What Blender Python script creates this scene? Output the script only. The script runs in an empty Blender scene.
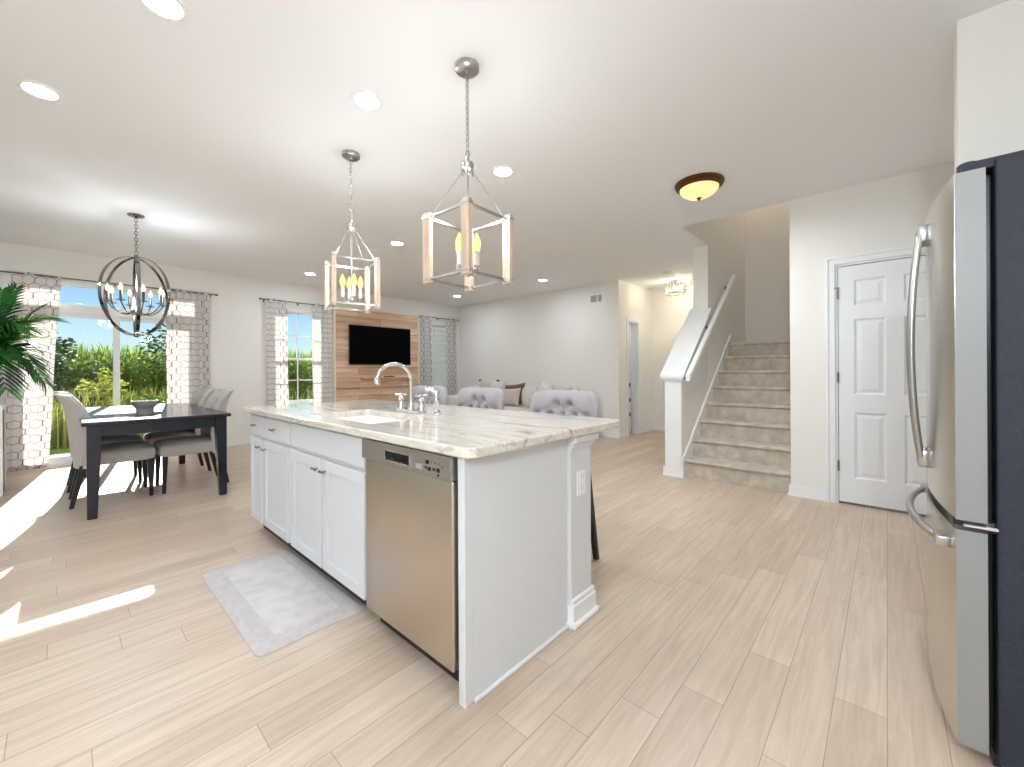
import bpy, bmesh, math, random
from mathutils import Vector, Matrix
random.seed(7)
PI = math.pi
S = bpy.context.scene
COL = S.collection

# ------------------------------------------------------------------ camera
YAW, ROLL, F_PX, CY, CAM_H = 0.7399, -0.0056, 410.9, 371.1, 1.171
cam_d = bpy.data.cameras.new('camera')
cam_d.sensor_fit = 'HORIZONTAL'; cam_d.sensor_width = 36.0
cam_d.lens = 36.0 * F_PX / 1024.0
cam_d.shift_y = -(767 / 2 - CY) / 1024.0
cam_d.clip_start = 0.02; cam_d.clip_end = 500
cam = bpy.data.objects.new('camera', cam_d); COL.objects.link(cam)
fw = Vector((-math.sin(YAW), math.cos(YAW), 0)); rt = Vector((math.cos(YAW), math.sin(YAW), 0)); up = Vector((0, 0, 1))
c_, s_ = math.cos(ROLL), math.sin(ROLL)
r2 = rt * c_ + up * s_; u2 = up * c_ - rt * s_
M = Matrix((r2, u2, -fw)).transposed().to_4x4(); M.translation = (0, 0, CAM_H)
cam.matrix_world = M
S.camera = cam

# ------------------------------------------------------------------ world, sun, exposure
SKY_S = 0.1
SUN_E = 10
EXPO = 0.275
S.view_settings.view_transform = 'Standard'; S.view_settings.look = 'None'
S.view_settings.gamma = 1.0; S.view_settings.use_curve_mapping = False
S.view_settings.exposure = EXPO
W = bpy.data.worlds.new('sky'); S.world = W; W.use_nodes = True
wn = W.node_tree.nodes; wl = W.node_tree.links
for n in list(wn): wn.remove(n)
sky = wn.new('ShaderNodeTexSky'); sky.sky_type = 'NISHITA'; sky.sun_disc = False
sky.sun_elevation = math.radians(40); sky.sun_rotation = math.radians(100)
sky.air_density = 1.0; sky.dust_density = 0.6; sky.ozone_density = 1.6
bg = wn.new('ShaderNodeBackground'); bg.inputs['Strength'].default_value = SKY_S
wo = wn.new('ShaderNodeOutputWorld')
tint = wn.new('ShaderNodeMix'); tint.data_type = 'RGBA'; tint.blend_type = 'MULTIPLY'; tint.inputs[0].default_value = 1.0; tint.inputs[7].default_value = (0.86, 0.98, 1.12, 1)
wl.new(sky.outputs['Color'], tint.inputs[6]); wl.new(tint.outputs[2], bg.inputs['Color']); wl.new(bg.outputs['Background'], wo.inputs['Surface'])

sun_d = bpy.data.lights.new('sun', 'SUN'); sun_d.energy = SUN_E; sun_d.angle = 0.009; sun_d.color = (1.0, 0.95, 0.86)
sun = bpy.data.objects.new('sun', sun_d); COL.objects.link(sun)
SUN_DIR = Vector((1.0, -0.150, -0.465))
sun.rotation_euler = SUN_DIR.to_track_quat('-Z', 'Y').to_euler()
sun.location = (-12, 2, 8)

CAN_L = 195        # radiance of each ceiling downlight lens
PEND_W = 8.5        # watts in each lantern
CHAN_W = 18
HALL_W = 18
FILL_W = 104         # unseen fill lamp added behind the camera
FLUSH_W = 18
STAIR_FILL_W = 13       # unseen fill lamp added in the upper stairwell

# ------------------------------------------------------------------ helpers
def lin(c):
    return tuple((x / 12.92 if x <= 0.04045 else ((x + 0.055) / 1.055) ** 2.4) for x in c)

def hexc(h):
    return lin(tuple(int(h[i:i + 2], 16) / 255 for i in (0, 2, 4)))

def principled(name):
    m = bpy.data.materials.new(name); m.use_nodes = True
    nt = m.node_tree; b = nt.nodes['Principled BSDF']
    return m, nt, b

def mat(name, col, rough=0.5, metal=0.0, var=0.0, vscale=8.0, bump=0.0, bscale=60.0, stretch=(1, 1, 1), coat=0.0, sheen=0.0, col2=None, spec=0.5, subsurf=0.0):
    m, nt, b = principled(name)
    b.inputs['Base Color'].default_value = (*col, 1); b.inputs['Roughness'].default_value = rough
    b.inputs['Metallic'].default_value = metal; b.inputs['Coat Weight'].default_value = coat
    b.inputs['Sheen Weight'].default_value = sheen; b.inputs['Specular IOR Level'].default_value = spec
    tc = nt.nodes.new('ShaderNodeTexCoord'); mp = nt.nodes.new('ShaderNodeMapping'); mp.inputs['Scale'].default_value = stretch
    nt.links.new(tc.outputs['Object'], mp.inputs['Vector'])
    if var > 0 or col2:
        n = nt.nodes.new('ShaderNodeTexNoise'); n.inputs['Scale'].default_value = vscale; n.inputs['Detail'].default_value = 4
        nt.links.new(mp.outputs['Vector'], n.inputs['Vector'])
        r = nt.nodes.new('ShaderNodeValToRGB')
        a = col if not col2 else col
        lo = tuple(max(0, x * (1 - var)) for x in a); hi = col2 if col2 else tuple(min(1, x * (1 + var)) for x in a)
        r.color_ramp.elements[0].color = (*lo, 1); r.color_ramp.elements[1].color = (*hi, 1)
        r.color_ramp.elements[0].position = 0.3; r.color_ramp.elements[1].position = 0.7
        nt.links.new(n.outputs['Fac'], r.inputs['Fac']); nt.links.new(r.outputs['Color'], b.inputs['Base Color'])
    if bump > 0:
        n2 = nt.nodes.new('ShaderNodeTexNoise'); n2.inputs['Scale'].default_value = bscale; n2.inputs['Detail'].default_value = 3
        nt.links.new(mp.outputs['Vector'], n2.inputs['Vector'])
        bp = nt.nodes.new('ShaderNodeBump'); bp.inputs['Strength'].default_value = bump; bp.inputs['Distance'].default_value = 0.01
        nt.links.new(n2.outputs['Fac'], bp.inputs['Height']); nt.links.new(bp.outputs['Normal'], b.inputs['Normal'])
    return m

def emit(name, col, strength):
    m = bpy.data.materials.new(name); m.use_nodes = True; nt = m.node_tree
    nt.nodes.remove(nt.nodes['Principled BSDF']); e = nt.nodes.new('ShaderNodeEmission')
    e.inputs['Color'].default_value = (*col, 1); e.inputs['Strength'].default_value = strength
    nt.links.new(e.outputs['Emission'], nt.nodes['Material Output'].inputs['Surface']); return m

def leafmat(name, c1, c2, scale=3.0, trans=0.45):
    m, nt, b = principled(name)
    b.inputs['Roughness'].default_value = 0.5
    tc = nt.nodes.new('ShaderNodeTexCoord'); n = nt.nodes.new('ShaderNodeTexNoise'); n.inputs['Scale'].default_value = scale; n.inputs['Detail'].default_value = 3
    r = nt.nodes.new('ShaderNodeValToRGB'); r.color_ramp.elements[0].color = (*c1, 1); r.color_ramp.elements[1].color = (*c2, 1)
    r.color_ramp.elements[0].position = 0.35; r.color_ramp.elements[1].position = 0.65
    nt.links.new(tc.outputs['Object'], n.inputs['Vector']); nt.links.new(n.outputs['Fac'], r.inputs['Fac'])
    nt.links.new(r.outputs['Color'], b.inputs['Base Color'])
    t = nt.nodes.new('ShaderNodeBsdfTranslucent'); nt.links.new(r.outputs['Color'], t.inputs['Color'])
    mx = nt.nodes.new('ShaderNodeMixShader'); mx.inputs[0].default_value = trans
    nt.links.new(b.outputs[0], mx.inputs[1]); nt.links.new(t.outputs[0], mx.inputs[2])
    nt.links.new(mx.outputs[0], nt.nodes['Material Output'].inputs['Surface']); return m

def tmpmerge(bm, t):
    me = bpy.data.meshes.new('t'); t.to_mesh(me); t.free(); bm.from_mesh(me); bpy.data.meshes.remove(me)

def NB(): return bmesh.new()
_jit = random.Random(3)

def box(bm, x0, x1, y0, y1, z0, z1, bev=0.0, seg=2, jit=True):
    if x1 < x0: x0, x1 = x1, x0
    if y1 < y0: y0, y1 = y1, y0
    if z1 < z0: z0, z1 = z1, z0
    e = _jit.uniform(0.00003, 0.00035) if jit else 0.0       # no two faces ever lie in exactly the same plane
    x0 += e; x1 -= e; y0 += e; y1 -= e; z1 -= e
    t = bmesh.new()
    r = bmesh.ops.create_cube(t, size=1)
    for v in r['verts']:
        v.co = Vector(((x0 + x1) / 2 + v.co.x * (x1 - x0), (y0 + y1) / 2 + v.co.y * (y1 - y0), (z0 + z1) / 2 + v.co.z * (z1 - z0)))
    if bev > 0:
        bmesh.ops.bevel(t, geom=list(t.edges), offset=min(bev, 0.49 * min(x1 - x0, y1 - y0, z1 - z0)), segments=seg, affect='EDGES', profile=0.5, clamp_overlap=True)
    tmpmerge(bm, t); return bm

def frame_of(d):
    d = Vector(d).normalized()
    a = Vector((0, 0, 1)) if abs(d.z) < 0.9 else Vector((1, 0, 0))
    u = d.cross(a).normalized(); v = d.cross(u).normalized()
    return d, u, v

def tube(bm, pts, r, n=8, closed=False, caps=True):
    """round tube along points; r is a number or a list"""
    pts = [Vector(p) for p in pts]; N = len(pts)
    rs = r if isinstance(r, (list, tuple)) else [r] * N
    rings = []; u = None
    for i, p in enumerate(pts):
        if closed: d = pts[(i + 1) % N] - pts[i - 1]
        else: d = pts[min(i + 1, N - 1)] - pts[max(i - 1, 0)]
        d.normalize()
        if u is None: _, u, v = frame_of(d)
        else:
            u = (u - d * u.dot(d))
            if u.length < 1e-6: _, u, v = frame_of(d)
            u.normalize(); v = d.cross(u).normalized()
        rings.append([bm.verts.new(p + (u * math.cos(2 * PI * k / n) + v * math.sin(2 * PI * k / n)) * rs[i]) for k in range(n)])
    R = range(N) if closed else range(N - 1)
    for i in R:
        a, b = rings[i], rings[(i + 1) % N]
        for k in range(n): bm.faces.new((a[k], a[(k + 1) % n], b[(k + 1) % n], b[k]))
    if caps and not closed:
        bm.faces.new(rings[0][::-1]); bm.faces.new(rings[-1])
    return bm

def ribbon(bm, pts, nrm, w, t):
    """flat bar along closed pts: width w along fixed axis nrm, thickness t"""
    pts = [Vector(p) for p in pts]; N = len(pts); nrm = Vector(nrm).normalized(); rings = []
    for i, p in enumerate(pts):
        d = (pts[(i + 1) % N] - pts[i - 1]).normalized(); s = nrm.cross(d).normalized()
        rings.append([bm.verts.new(p + nrm * (a * w / 2) + s * (b * t / 2)) for a, b in ((-1, -1), (1, -1), (1, 1), (-1, 1))])
    for i in range(N):
        a, b = rings[i], rings[(i + 1) % N]
        for k in range(4): bm.faces.new((a[k], a[(k + 1) % 4], b[(k + 1) % 4], b[k]))
    return bm

def bar(bm, p0, p1, w, h=None, bev=0.0, upv=(0, 0, 1)):
    """rectangular bar from p0 to p1, w across, h along up"""
    h = h or w; p0 = Vector(p0); p1 = Vector(p1); d = (p1 - p0); L = d.length; d.normalize(); upv = Vector(upv)
    s = d.cross(upv)
    if s.length < 1e-4: s = d.cross(Vector((1, 0, 0)))
    s.normalize(); v = s.cross(d).normalized()
    t = bmesh.new(); r = bmesh.ops.create_cube(t, size=1)
    for q in r['verts']: q.co = p0 + d * ((q.co.x + 0.5) * L) + s * (q.co.y * w) + v * (q.co.z * h)
    if bev: bmesh.ops.bevel(t, geom=list(t.edges), offset=bev, segments=2, affect='EDGES', clamp_overlap=True)
    tmpmerge(bm, t); return bm

def lathe(bm, prof, n=24, c=(0, 0, 0), cap0=True, cap1=True):
    c = Vector(c); rings = []
    for r, z in prof:
        rings.append([bm.verts.new(c + Vector((r * math.cos(2 * PI * k / n), r * math.sin(2 * PI * k / n), z))) for k in range(n)])
    for a, b in zip(rings[:-1], rings[1:]):
        for k in range(n): bm.faces.new((a[k], a[(k + 1) % n], b[(k + 1) % n], b[k]))
    if cap0: bm.faces.new(rings[0][::-1])
    if cap1: bm.faces.new(rings[-1])
    return bm

def prism(bm, poly, axis, a0, a1):
    """polygon in the plane normal to axis ('x': (y,z), 'y': (x,z), 'z': (x,y)) extruded from a0 to a1"""
    def pt(p, a): return {'x': (a, p[0], p[1]), 'y': (p[0], a, p[1]), 'z': (p[0], p[1], a)}[axis]
    A = [bm.verts.new(pt(p, a0)) for p in poly]; B = [bm.verts.new(pt(p, a1)) for p in poly]
    bm.faces.new(A[::-1]); bm.faces.new(B); n = len(poly)
    for i in range(n): bm.faces.new((A[i], A[(i + 1) % n], B[(i + 1) % n], B[i]))
    return bm

def grid(bm, nu, nv, fn, uvfn=None, flip=False):
    V = [[bm.verts.new(fn(i / nu, j / nv)) for i in range(nu + 1)] for j in range(nv + 1)]
    uvl = bm.loops.layers.uv.verify() if uvfn else None
    for j in range(nv):
        for i in range(nu):
            q = [(i, j), (i + 1, j), (i + 1, j + 1), (i, j + 1)]
            if flip: q = q[::-1]
            f = bm.faces.new([V[b][a] for a, b in q])
            if uvl:
                for lp, (a, b) in zip(f.loops, q): lp[uvl].uv = uvfn(a / nu, b / nv)
    return V

def ellipsoid(bm, c, r, n=16, m=10):
    c = Vector(c); t = bmesh.new(); bmesh.ops.create_uvsphere(t, u_segments=n, v_segments=m, radius=1)
    for v in t.verts: v.co = Vector((c.x + v.co.x * r[0], c.y + v.co.y * r[1], c.z + v.co.z * r[2]))
    tmpmerge(bm, t); return bm

def wloc(o):
    p = Vector((0, 0, 0))
    while o: p = p + o.location; o = o.parent
    return p

def build(name, bm, m, parent=None, smooth=False, sub=0):
    """link the bmesh (world coordinates) as ONE object; a top-level mesh gets its origin at its base"""
    bmesh.ops.recalc_face_normals(bm, faces=list(bm.faces))
    if parent: off = wloc(parent)
    else:
        xs = [v.co.x for v in bm.verts]; ys = [v.co.y for v in bm.verts]; zs = [v.co.z for v in bm.verts]
        off = Vector(((min(xs) + max(xs)) / 2, (min(ys) + max(ys)) / 2, min(zs)))
    bmesh.ops.translate(bm, verts=list(bm.verts), vec=-off)
    me = bpy.data.meshes.new(name); bm.to_mesh(me); bm.free()
    me.materials.append(m)
    o = bpy.data.objects.new(name, me); COL.objects.link(o)
    if parent: o.parent = parent
    else: o.location = off
    if smooth:
        me.polygons.foreach_set('use_smooth', [True] * len(me.polygons))
        try: me.set_sharp_from_angle(angle=math.radians(40))
        except Exception: pass
    if sub:
        sm = o.modifiers.new('subsurf', 'SUBSURF'); sm.levels = sub; sm.render_levels = sub
    return o

def tag(o, label=None, cat=None, group=None, kind=None):
    if label: o['label'] = label
    if cat: o['category'] = cat
    if group: o['group'] = group
    if kind: o['kind'] = kind
    return o

def thing(name, label, cat, loc=(0, 0, 0), group=None):
    o = bpy.data.objects.new(name, None); COL.objects.link(o); o.location = loc
    o.empty_display_size = 0.1
    return tag(o, label, cat, group)

def root(name, loc=(0, 0, 0)):
    o = bpy.data.objects.new(name, None); COL.objects.link(o); o.location = loc; o.empty_display_size = 0.1
    o['kind'] = 'structure'; return o

def struct(name, bm, m, smooth=False):
    return tag(build(name, bm, m, None, smooth), kind='structure')

def part(name, bm, m, parent, smooth=False, label=None):
    o = build(name, bm, m, parent, smooth)
    if label: o['label'] = label
    return o

def dup(src, loc, rz=0.0, label=None):
    kids = [o for o in COL.objects if o.parent == src]
    r = src.copy(); COL.objects.link(r); r.location = loc; r.rotation_euler = (0, 0, rz)
    if label: r['label'] = label
    for ch in kids:
        gk = [o for o in COL.objects if o.parent == ch]
        c = ch.copy(); COL.objects.link(c); c.parent = r
        for g in gk:
            d = g.copy(); COL.objects.link(d); d.parent = c
    return r

def lamp(name, loc, watts, col=(1, 0.93, 0.82), radius=0.05, parent=None):
    d = bpy.data.lights.new(name, 'POINT'); d.energy = watts; d.color = col; d.shadow_soft_size = radius
    o = bpy.data.objects.new(name, d); COL.objects.link(o)
    if parent: o.parent = parent; o.location = Vector(loc) - wloc(parent)
    else: o.location = loc
    return o

# ------------------------------------------------------------------ materials
M_wall = mat('painted_wall', hexc('F1EDE6'), 0.75, bump=0.04, bscale=220)
M_ceil = mat('ceiling_paint', hexc('F5F5F5'), 0.85, bump=0.03, bscale=160)
M_trim = mat('white_trim_paint', hexc('F2F2F0'), 0.4)
M_cab = mat('white_cabinet_paint', hexc('DDDDDD'), 0.38)
M_door = mat('white_door_paint', hexc('EDEEEF'), 0.42)
M_dark = mat('dark_brown_matte', hexc('4A3F38'), 0.7)  # plain dark brown for toe kicks and outlet slots
M_black = mat('black_plastic', hexc('0C0D10'), 0.35)
M_tv = mat('television_screen_glass', (0.0008, 0.0008, 0.001), 0.35, spec=0.04)
M_chrome = mat('chrome', hexc('DDDEE0'), 0.08, 1.0)
M_nickel = mat('brushed_nickel', hexc('B9B8B5'), 0.28, 1.0)
M_dknickel = mat('polished_dark_nickel', hexc('8D8A86'), 0.16, 1.0)
M_knob = mat('satin_knob', hexc('8A8A8C'), 0.3, 1.0)
M_white_pl = mat('white_plastic', hexc('F4F4F2'), 0.35)
M_bronze = mat('bronze', hexc('6B4526'), 0.4, 0.7)

def steel_mat(name, c, rough, axis_scale):
    m, nt, b = principled(name)
    b.inputs['Metallic'].default_value = 1.0; b.inputs['Base Color'].default_value = (*c, 1)
    tc = nt.nodes.new('ShaderNodeTexCoord'); mp = nt.nodes.new('ShaderNodeMapping'); mp.inputs['Scale'].default_value = axis_scale
    n = nt.nodes.new('ShaderNodeTexNoise'); n.inputs['Scale'].default_value = 6; n.inputs['Detail'].default_value = 5
    r = nt.nodes.new('ShaderNodeMapRange'); r.inputs[3].default_value = rough - 0.04; r.inputs[4].default_value = rough + 0.06
    nt.links.new(tc.outputs['Object'], mp.inputs[0]); nt.links.new(mp.outputs[0], n.inputs['Vector'])
    nt.links.new(n.outputs['Fac'], r.inputs[0]); nt.links.new(r.outputs[0], b.inputs['Roughness'])
    bp = nt.nodes.new('ShaderNodeBump'); bp.inputs['Strength'].default_value = 0.03; bp.inputs['Distance'].default_value = 0.002
    nt.links.new(n.outputs['Fac'], bp.inputs['Height']); nt.links.new(bp.outputs[0], b.inputs['Normal'])
    return m
M_steel = steel_mat('brushed_stainless_steel', hexc('C9BFB2'), 0.30, (1, 1, 90))
M_steel_f = steel_mat('smooth_stainless_steel', hexc('CFCBC4'), 0.20, (60, 60, 1))
M_steel_d = steel_mat('stainless_edge', hexc('B4B2AE'), 0.34, (60, 60, 1))
M_fridge = mat('textured_dark_fridge_side', hexc('252A36'), 0.55, var=0.15, vscale=90, bump=0.25, bscale=300)

def floor_mat():
    m, nt, b = principled('light_oak_plank_floor')
    tc = nt.nodes.new('ShaderNodeTexCoord'); sp = nt.nodes.new('ShaderNodeSeparateXYZ'); cb = nt.nodes.new('ShaderNodeCombineXYZ')
    geo = nt.nodes.new('ShaderNodeNewGeometry')
    nt.links.new(geo.outputs['Position'], sp.inputs[0])
    ad = nt.nodes.new('ShaderNodeMath'); ad.operation = 'ADD'; ad.inputs[1].default_value = 14.1 + 0.004
    ad2 = nt.nodes.new('ShaderNodeMath'); ad2.operation = 'ADD'; ad2.inputs[1].default_value = 20.0
    nt.links.new(sp.outputs[0], ad.inputs[0]); nt.links.new(sp.outputs[1], ad2.inputs[0])
    rw = nt.nodes.new('ShaderNodeMath'); rw.operation = 'DIVIDE'; rw.inputs[1].default_value = 0.141; nt.links.new(ad.outputs[0], rw.inputs[0])
    rf = nt.nodes.new('ShaderNodeMath'); rf.operation = 'FLOOR'; nt.links.new(rw.outputs[0], rf.inputs[0])
    wnz = nt.nodes.new('ShaderNodeTexWhiteNoise'); wnz.noise_dimensions = '1D'; nt.links.new(rf.outputs[0], wnz.inputs['W'])
    ws = nt.nodes.new('ShaderNodeMath'); ws.operation = 'MULTIPLY_ADD'; ws.inputs[1].default_value = 1.22; nt.links.new(wnz.outputs['Value'], ws.inputs[0]); nt.links.new(ad2.outputs[0], ws.inputs[2])
    nt.links.new(ws.outputs[0], cb.inputs[0]); nt.links.new(ad.outputs[0], cb.inputs[1])
    br = nt.nodes.new('ShaderNodeTexBrick'); br.inputs['Scale'].default_value = 1.0
    br.inputs['Brick Width'].default_value = 1.22; br.inputs['Row Height'].default_value = 0.141
    br.inputs['Mortar Size'].default_value = 0.0014; br.inputs['Mortar Smooth'].default_value = 0.1; br.inputs['Bias'].default_value = 0.0
    br.offset = 0.0; br.offset_frequency = 2; br.squash = 1.0
    br.inputs['Color1'].default_value = (*hexc('C9B39D'), 1); br.inputs['Color2'].default_value = (*hexc('D7C3AE'), 1)
    br.inputs['Mortar'].default_value = (*hexc('A39182'), 1)
    nt.links.new(cb.outputs[0], br.inputs['Vector'])
    mp = nt.nodes.new('ShaderNodeMapping'); mp.inputs['Scale'].default_value = (1.4, 22, 1)
    # shift the grain plank by plank
    fl = nt.nodes.new('ShaderNodeMath'); fl.operation = 'DIVIDE'; fl.inputs[1].default_value = 0.141
    fl2 = nt.nodes.new('ShaderNodeMath'); fl2.operation = 'FLOOR'; nt.links.new(ad.outputs[0], fl.inputs[0]); nt.links.new(fl.outputs[0], fl2.inputs[0])
    ml = nt.nodes.new('ShaderNodeMath'); ml.operation = 'MULTIPLY'; ml.inputs[1].default_value = 3.37; nt.links.new(fl2.outputs[0], ml.inputs[0])
    cb2 = nt.nodes.new('ShaderNodeCombineXYZ'); a3 = nt.nodes.new('ShaderNodeMath'); a3.operation = 'ADD'
    nt.links.new(ad2.outputs[0], a3.inputs[0]); nt.links.new(ml.outputs[0], a3.inputs[1]); nt.links.new(a3.outputs[0], cb2.inputs[0]); nt.links.new(ad.outputs[0], cb2.inputs[1])
    nt.links.new(cb2.outputs[0], mp.inputs[0])
    n = nt.nodes.new('ShaderNodeTexNoise'); n.inputs['Scale'].default_value = 1.6; n.inputs['Detail'].default_value = 7; n.inputs['Roughness'].default_value = 0.62; n.inputs['Distortion'].default_value = 0.9
    nt.links.new(mp.outputs[0], n.inputs['Vector'])
    rp = nt.nodes.new('ShaderNodeValToRGB'); rp.color_ramp.elements[0].color = (0.85, 0.82, 0.79, 1); rp.color_ramp.elements[1].color = (1.04, 1.04, 1.04, 1)
    rp.color_ramp.elements[0].position = 0.33; rp.color_ramp.elements[1].position = 0.62
    nt.links.new(n.outputs['Fac'], rp.inputs['Fac'])
    mx = nt.nodes.new('ShaderNodeMix'); mx.data_type = 'RGBA'; mx.blend_type = 'MULTIPLY'; mx.inputs[0].default_value = 1.0
    nt.links.new(br.outputs['Color'], mx.inputs[6]); nt.links.new(rp.outputs['Color'], mx.inputs[7]); nt.links.new(mx.outputs[2], b.inputs['Base Color'])
    b.inputs['Roughness'].default_value = 0.36; b.inputs['Specular IOR Level'].default_value = 0.5
    bp = nt.nodes.new('ShaderNodeBump'); bp.inputs['Strength'].default_value = 0.12; bp.inputs['Distance'].default_value = 0.003
    nt.links.new(n.outputs['Fac'], bp.inputs['Height']); nt.links.new(bp.outputs[0], b.inputs['Normal'])
    return m
M_floor = floor_mat()

def granite_mat():
    m, nt, b = principled('veined_white_granite')
    tc = nt.nodes.new('ShaderNodeNewGeometry'); mp = nt.nodes.new('ShaderNodeMapping')
    mp.inputs['Scale'].default_value = (0.55, 4.5, 4.0); mp.inputs['Rotation'].default_value = (0, 0, 0.10)
    nt.links.new(tc.outputs['Position'], mp.inputs[0])
    n = nt.nodes.new('ShaderNodeTexNoise'); n.inputs['Scale'].default_value = 2.0; n.inputs['Detail'].default_value = 8; n.inputs['Roughness'].default_value = 0.6; n.inputs['Distortion'].default_value = 1.6
    nt.links.new(mp.outputs[0], n.inputs['Vector'])
    r = nt.nodes.new('ShaderNodeValToRGB'); cr = r.color_ramp
    cr.elements[0].position = 0.30; cr.elements[0].color = (*hexc('9C8C78'), 1)
    cr.elements[1].position = 0.72; cr.elements[1].color = (*hexc('E3DBCE'), 1)
    for p, h in ((0.37, 'C4B6A2'), (0.43, 'DDD3C4'), (0.53, 'E4DCD0'), (0.565, 'C3BBAB'), (0.60, 'E6DED0')):
        e = cr.elements.new(p); e.color = (*hexc(h), 1)
    nt.links.new(n.outputs['Fac'], r.inputs['Fac'])
    n3 = nt.nodes.new('ShaderNodeTexNoise'); n3.inputs['Scale'].default_value = 14; n3.inputs['Detail'].default_value = 5
    nt.links.new(tc.outputs['Position'], n3.inputs['Vector'])
    r3 = nt.nodes.new('ShaderNodeValToRGB'); r3.color_ramp.elements[0].position = 0.70; r3.color_ramp.elements[0].color = (0, 0, 0, 1); r3.color_ramp.elements[1].position = 0.76; r3.color_ramp.elements[1].color = (1, 1, 1, 1)
    nt.links.new(n3.outputs['Fac'], r3.inputs['Fac'])
    mx = nt.nodes.new('ShaderNodeMix'); mx.data_type = 'RGBA'; mx.inputs[7].default_value = (*hexc('7A5B42'), 1)
    nt.links.new(r3.outputs['Color'], mx.inputs[0]); nt.links.new(r.outputs['Color'], mx.inputs[6]); nt.links.new(mx.outputs[2], b.inputs['Base Color'])
    b.inputs['Roughness'].default_value = 0.07; b.inputs['Specular IOR Level'].default_value = 0.6
    return m
M_granite = granite_mat()

def plank_wall_mat():
    m, nt, b = principled('reclaimed_pine_boards')
    geo = nt.nodes.new('ShaderNodeNewGeometry'); sp = nt.nodes.new('ShaderNodeSeparateXYZ'); cb = nt.nodes.new('ShaderNodeCombineXYZ')
    nt.links.new(geo.outputs['Position'], sp.inputs[0])
    nt.links.new(sp.outputs[1], cb.inputs[0]); nt.links.new(sp.outputs[2], cb.inputs[1])
    br = nt.nodes.new('ShaderNodeTexBrick'); br.inputs['Scale'].default_value = 1
    br.inputs['Brick Width'].default_value = 1.1; br.inputs['Row Height'].default_value = 0.14; br.inputs['Mortar Size'].default_value = 0.003
    br.offset = 0.43; br.offset_frequency = 2
    br.inputs['Color1'].default_value = (*hexc('CBA384'), 1); br.inputs['Color2'].default_value = (*hexc('E6CBB2'), 1); br.inputs['Mortar'].default_value = (*hexc('96684A'), 1)
    nt.links.new(cb.outputs[0], br.inputs['Vector'])
    mp = nt.nodes.new('ShaderNodeMapping'); mp.inputs['Scale'].default_value = (1.2, 12, 1); nt.links.new(cb.outputs[0], mp.inputs[0])
    n = nt.nodes.new('ShaderNodeTexNoise'); n.inputs['Scale'].default_value = 1.4; n.inputs['Detail'].default_value = 6; n.inputs['Distortion'].default_value = 0.8
    nt.links.new(mp.outputs[0], n.inputs['Vector'])
    r = nt.nodes.new('ShaderNodeValToRGB'); r.color_ramp.elements[0].color = (0.85, 0.77, 0.71, 1); r.color_ramp.elements[1].color = (1.12, 1.12, 1.12, 1)
    r.color_ramp.elements[0].position = 0.36; r.color_ramp.elements[1].position = 0.64
    nt.links.new(n.outputs['Fac'], r.inputs['Fac'])
    mx = nt.nodes.new('ShaderNodeMix'); mx.data_type = 'RGBA'; mx.blend_type = 'MULTIPLY'; mx.inputs[0].default_value = 1
    nt.links.new(br.outputs['Color'], mx.inputs[6]); nt.links.new(r.outputs['Color'], mx.inputs[7]); nt.links.new(mx.outputs[2], b.inputs['Base Color'])
    b.inputs['Roughness'].default_value = 0.55
    return m
M_pine = plank_wall_mat()
M_pend = mat('pale_limed_wood', hexc('D2B79E'), 0.6, var=0.18, vscale=6, stretch=(12, 12, 1), bump=0.1, bscale=30)
M_black_wood = mat('dark_navy_stained_wood', hexc('161A28'), 0.26, coat=0.25)
M_blackleg = mat('black_wood_leg', hexc('15151A'), 0.4)
M_linen = mat('grey_beige_linen', hexc('B9B2A9'), 0.9, var=0.08, vscale=120, bump=0.15, bscale=400, sheen=0.3)
M_stoolf = mat('mauve_grey_velvet', hexc('A79E9F'), 0.85, var=0.06, vscale=60, bump=0.08, bscale=300, sheen=0.4)
M_sofa = mat('cream_sofa_fabric', hexc('DDD5C9'), 0.9, var=0.05, vscale=80, bump=0.1, bscale=300, sheen=0.2)
M_carpet = mat('beige_stair_carpet', hexc('C9BCAA'), 0.95, var=0.20, vscale=11, bump=0.6, bscale=180, sheen=0.3)
M_mat = mat('grey_woven_kitchen_mat', hexc('D4CCC8'), 0.8, var=0.10, vscale=14, bump=0.3, bscale=260)
M_matb = mat('violet_grey_mat_border', hexc('C9C1BD'), 0.75, var=0.08, vscale=30, bump=0.3, bscale=260)

def glass_mat():
    m = bpy.data.materials.new('window_glass'); m.use_nodes = True; nt = m.node_tree
    nt.nodes.remove(nt.nodes['Principled BSDF'])
    t = nt.nodes.new('ShaderNodeBsdfTransparent'); t.inputs['Color'].default_value = (0.97, 0.985, 0.98, 1)
    g = nt.nodes.new('ShaderNodeBsdfGlossy'); g.inputs['Roughness'].default_value = 0.0
    fr = nt.nodes.new('ShaderNodeFresnel'); fr.inputs['IOR'].default_value = 1.25
    mx = nt.nodes.new('ShaderNodeMixShader')
    nt.links.new(fr.outputs[0], mx.inputs[0]); nt.links.new(t.outputs[0], mx.inputs[1]); nt.links.new(g.outputs[0], mx.inputs[2])
    nt.links.new(mx.outputs[0], nt.nodes['Material Output'].inputs['Surface']); return m
M_glass = glass_mat()

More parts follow.
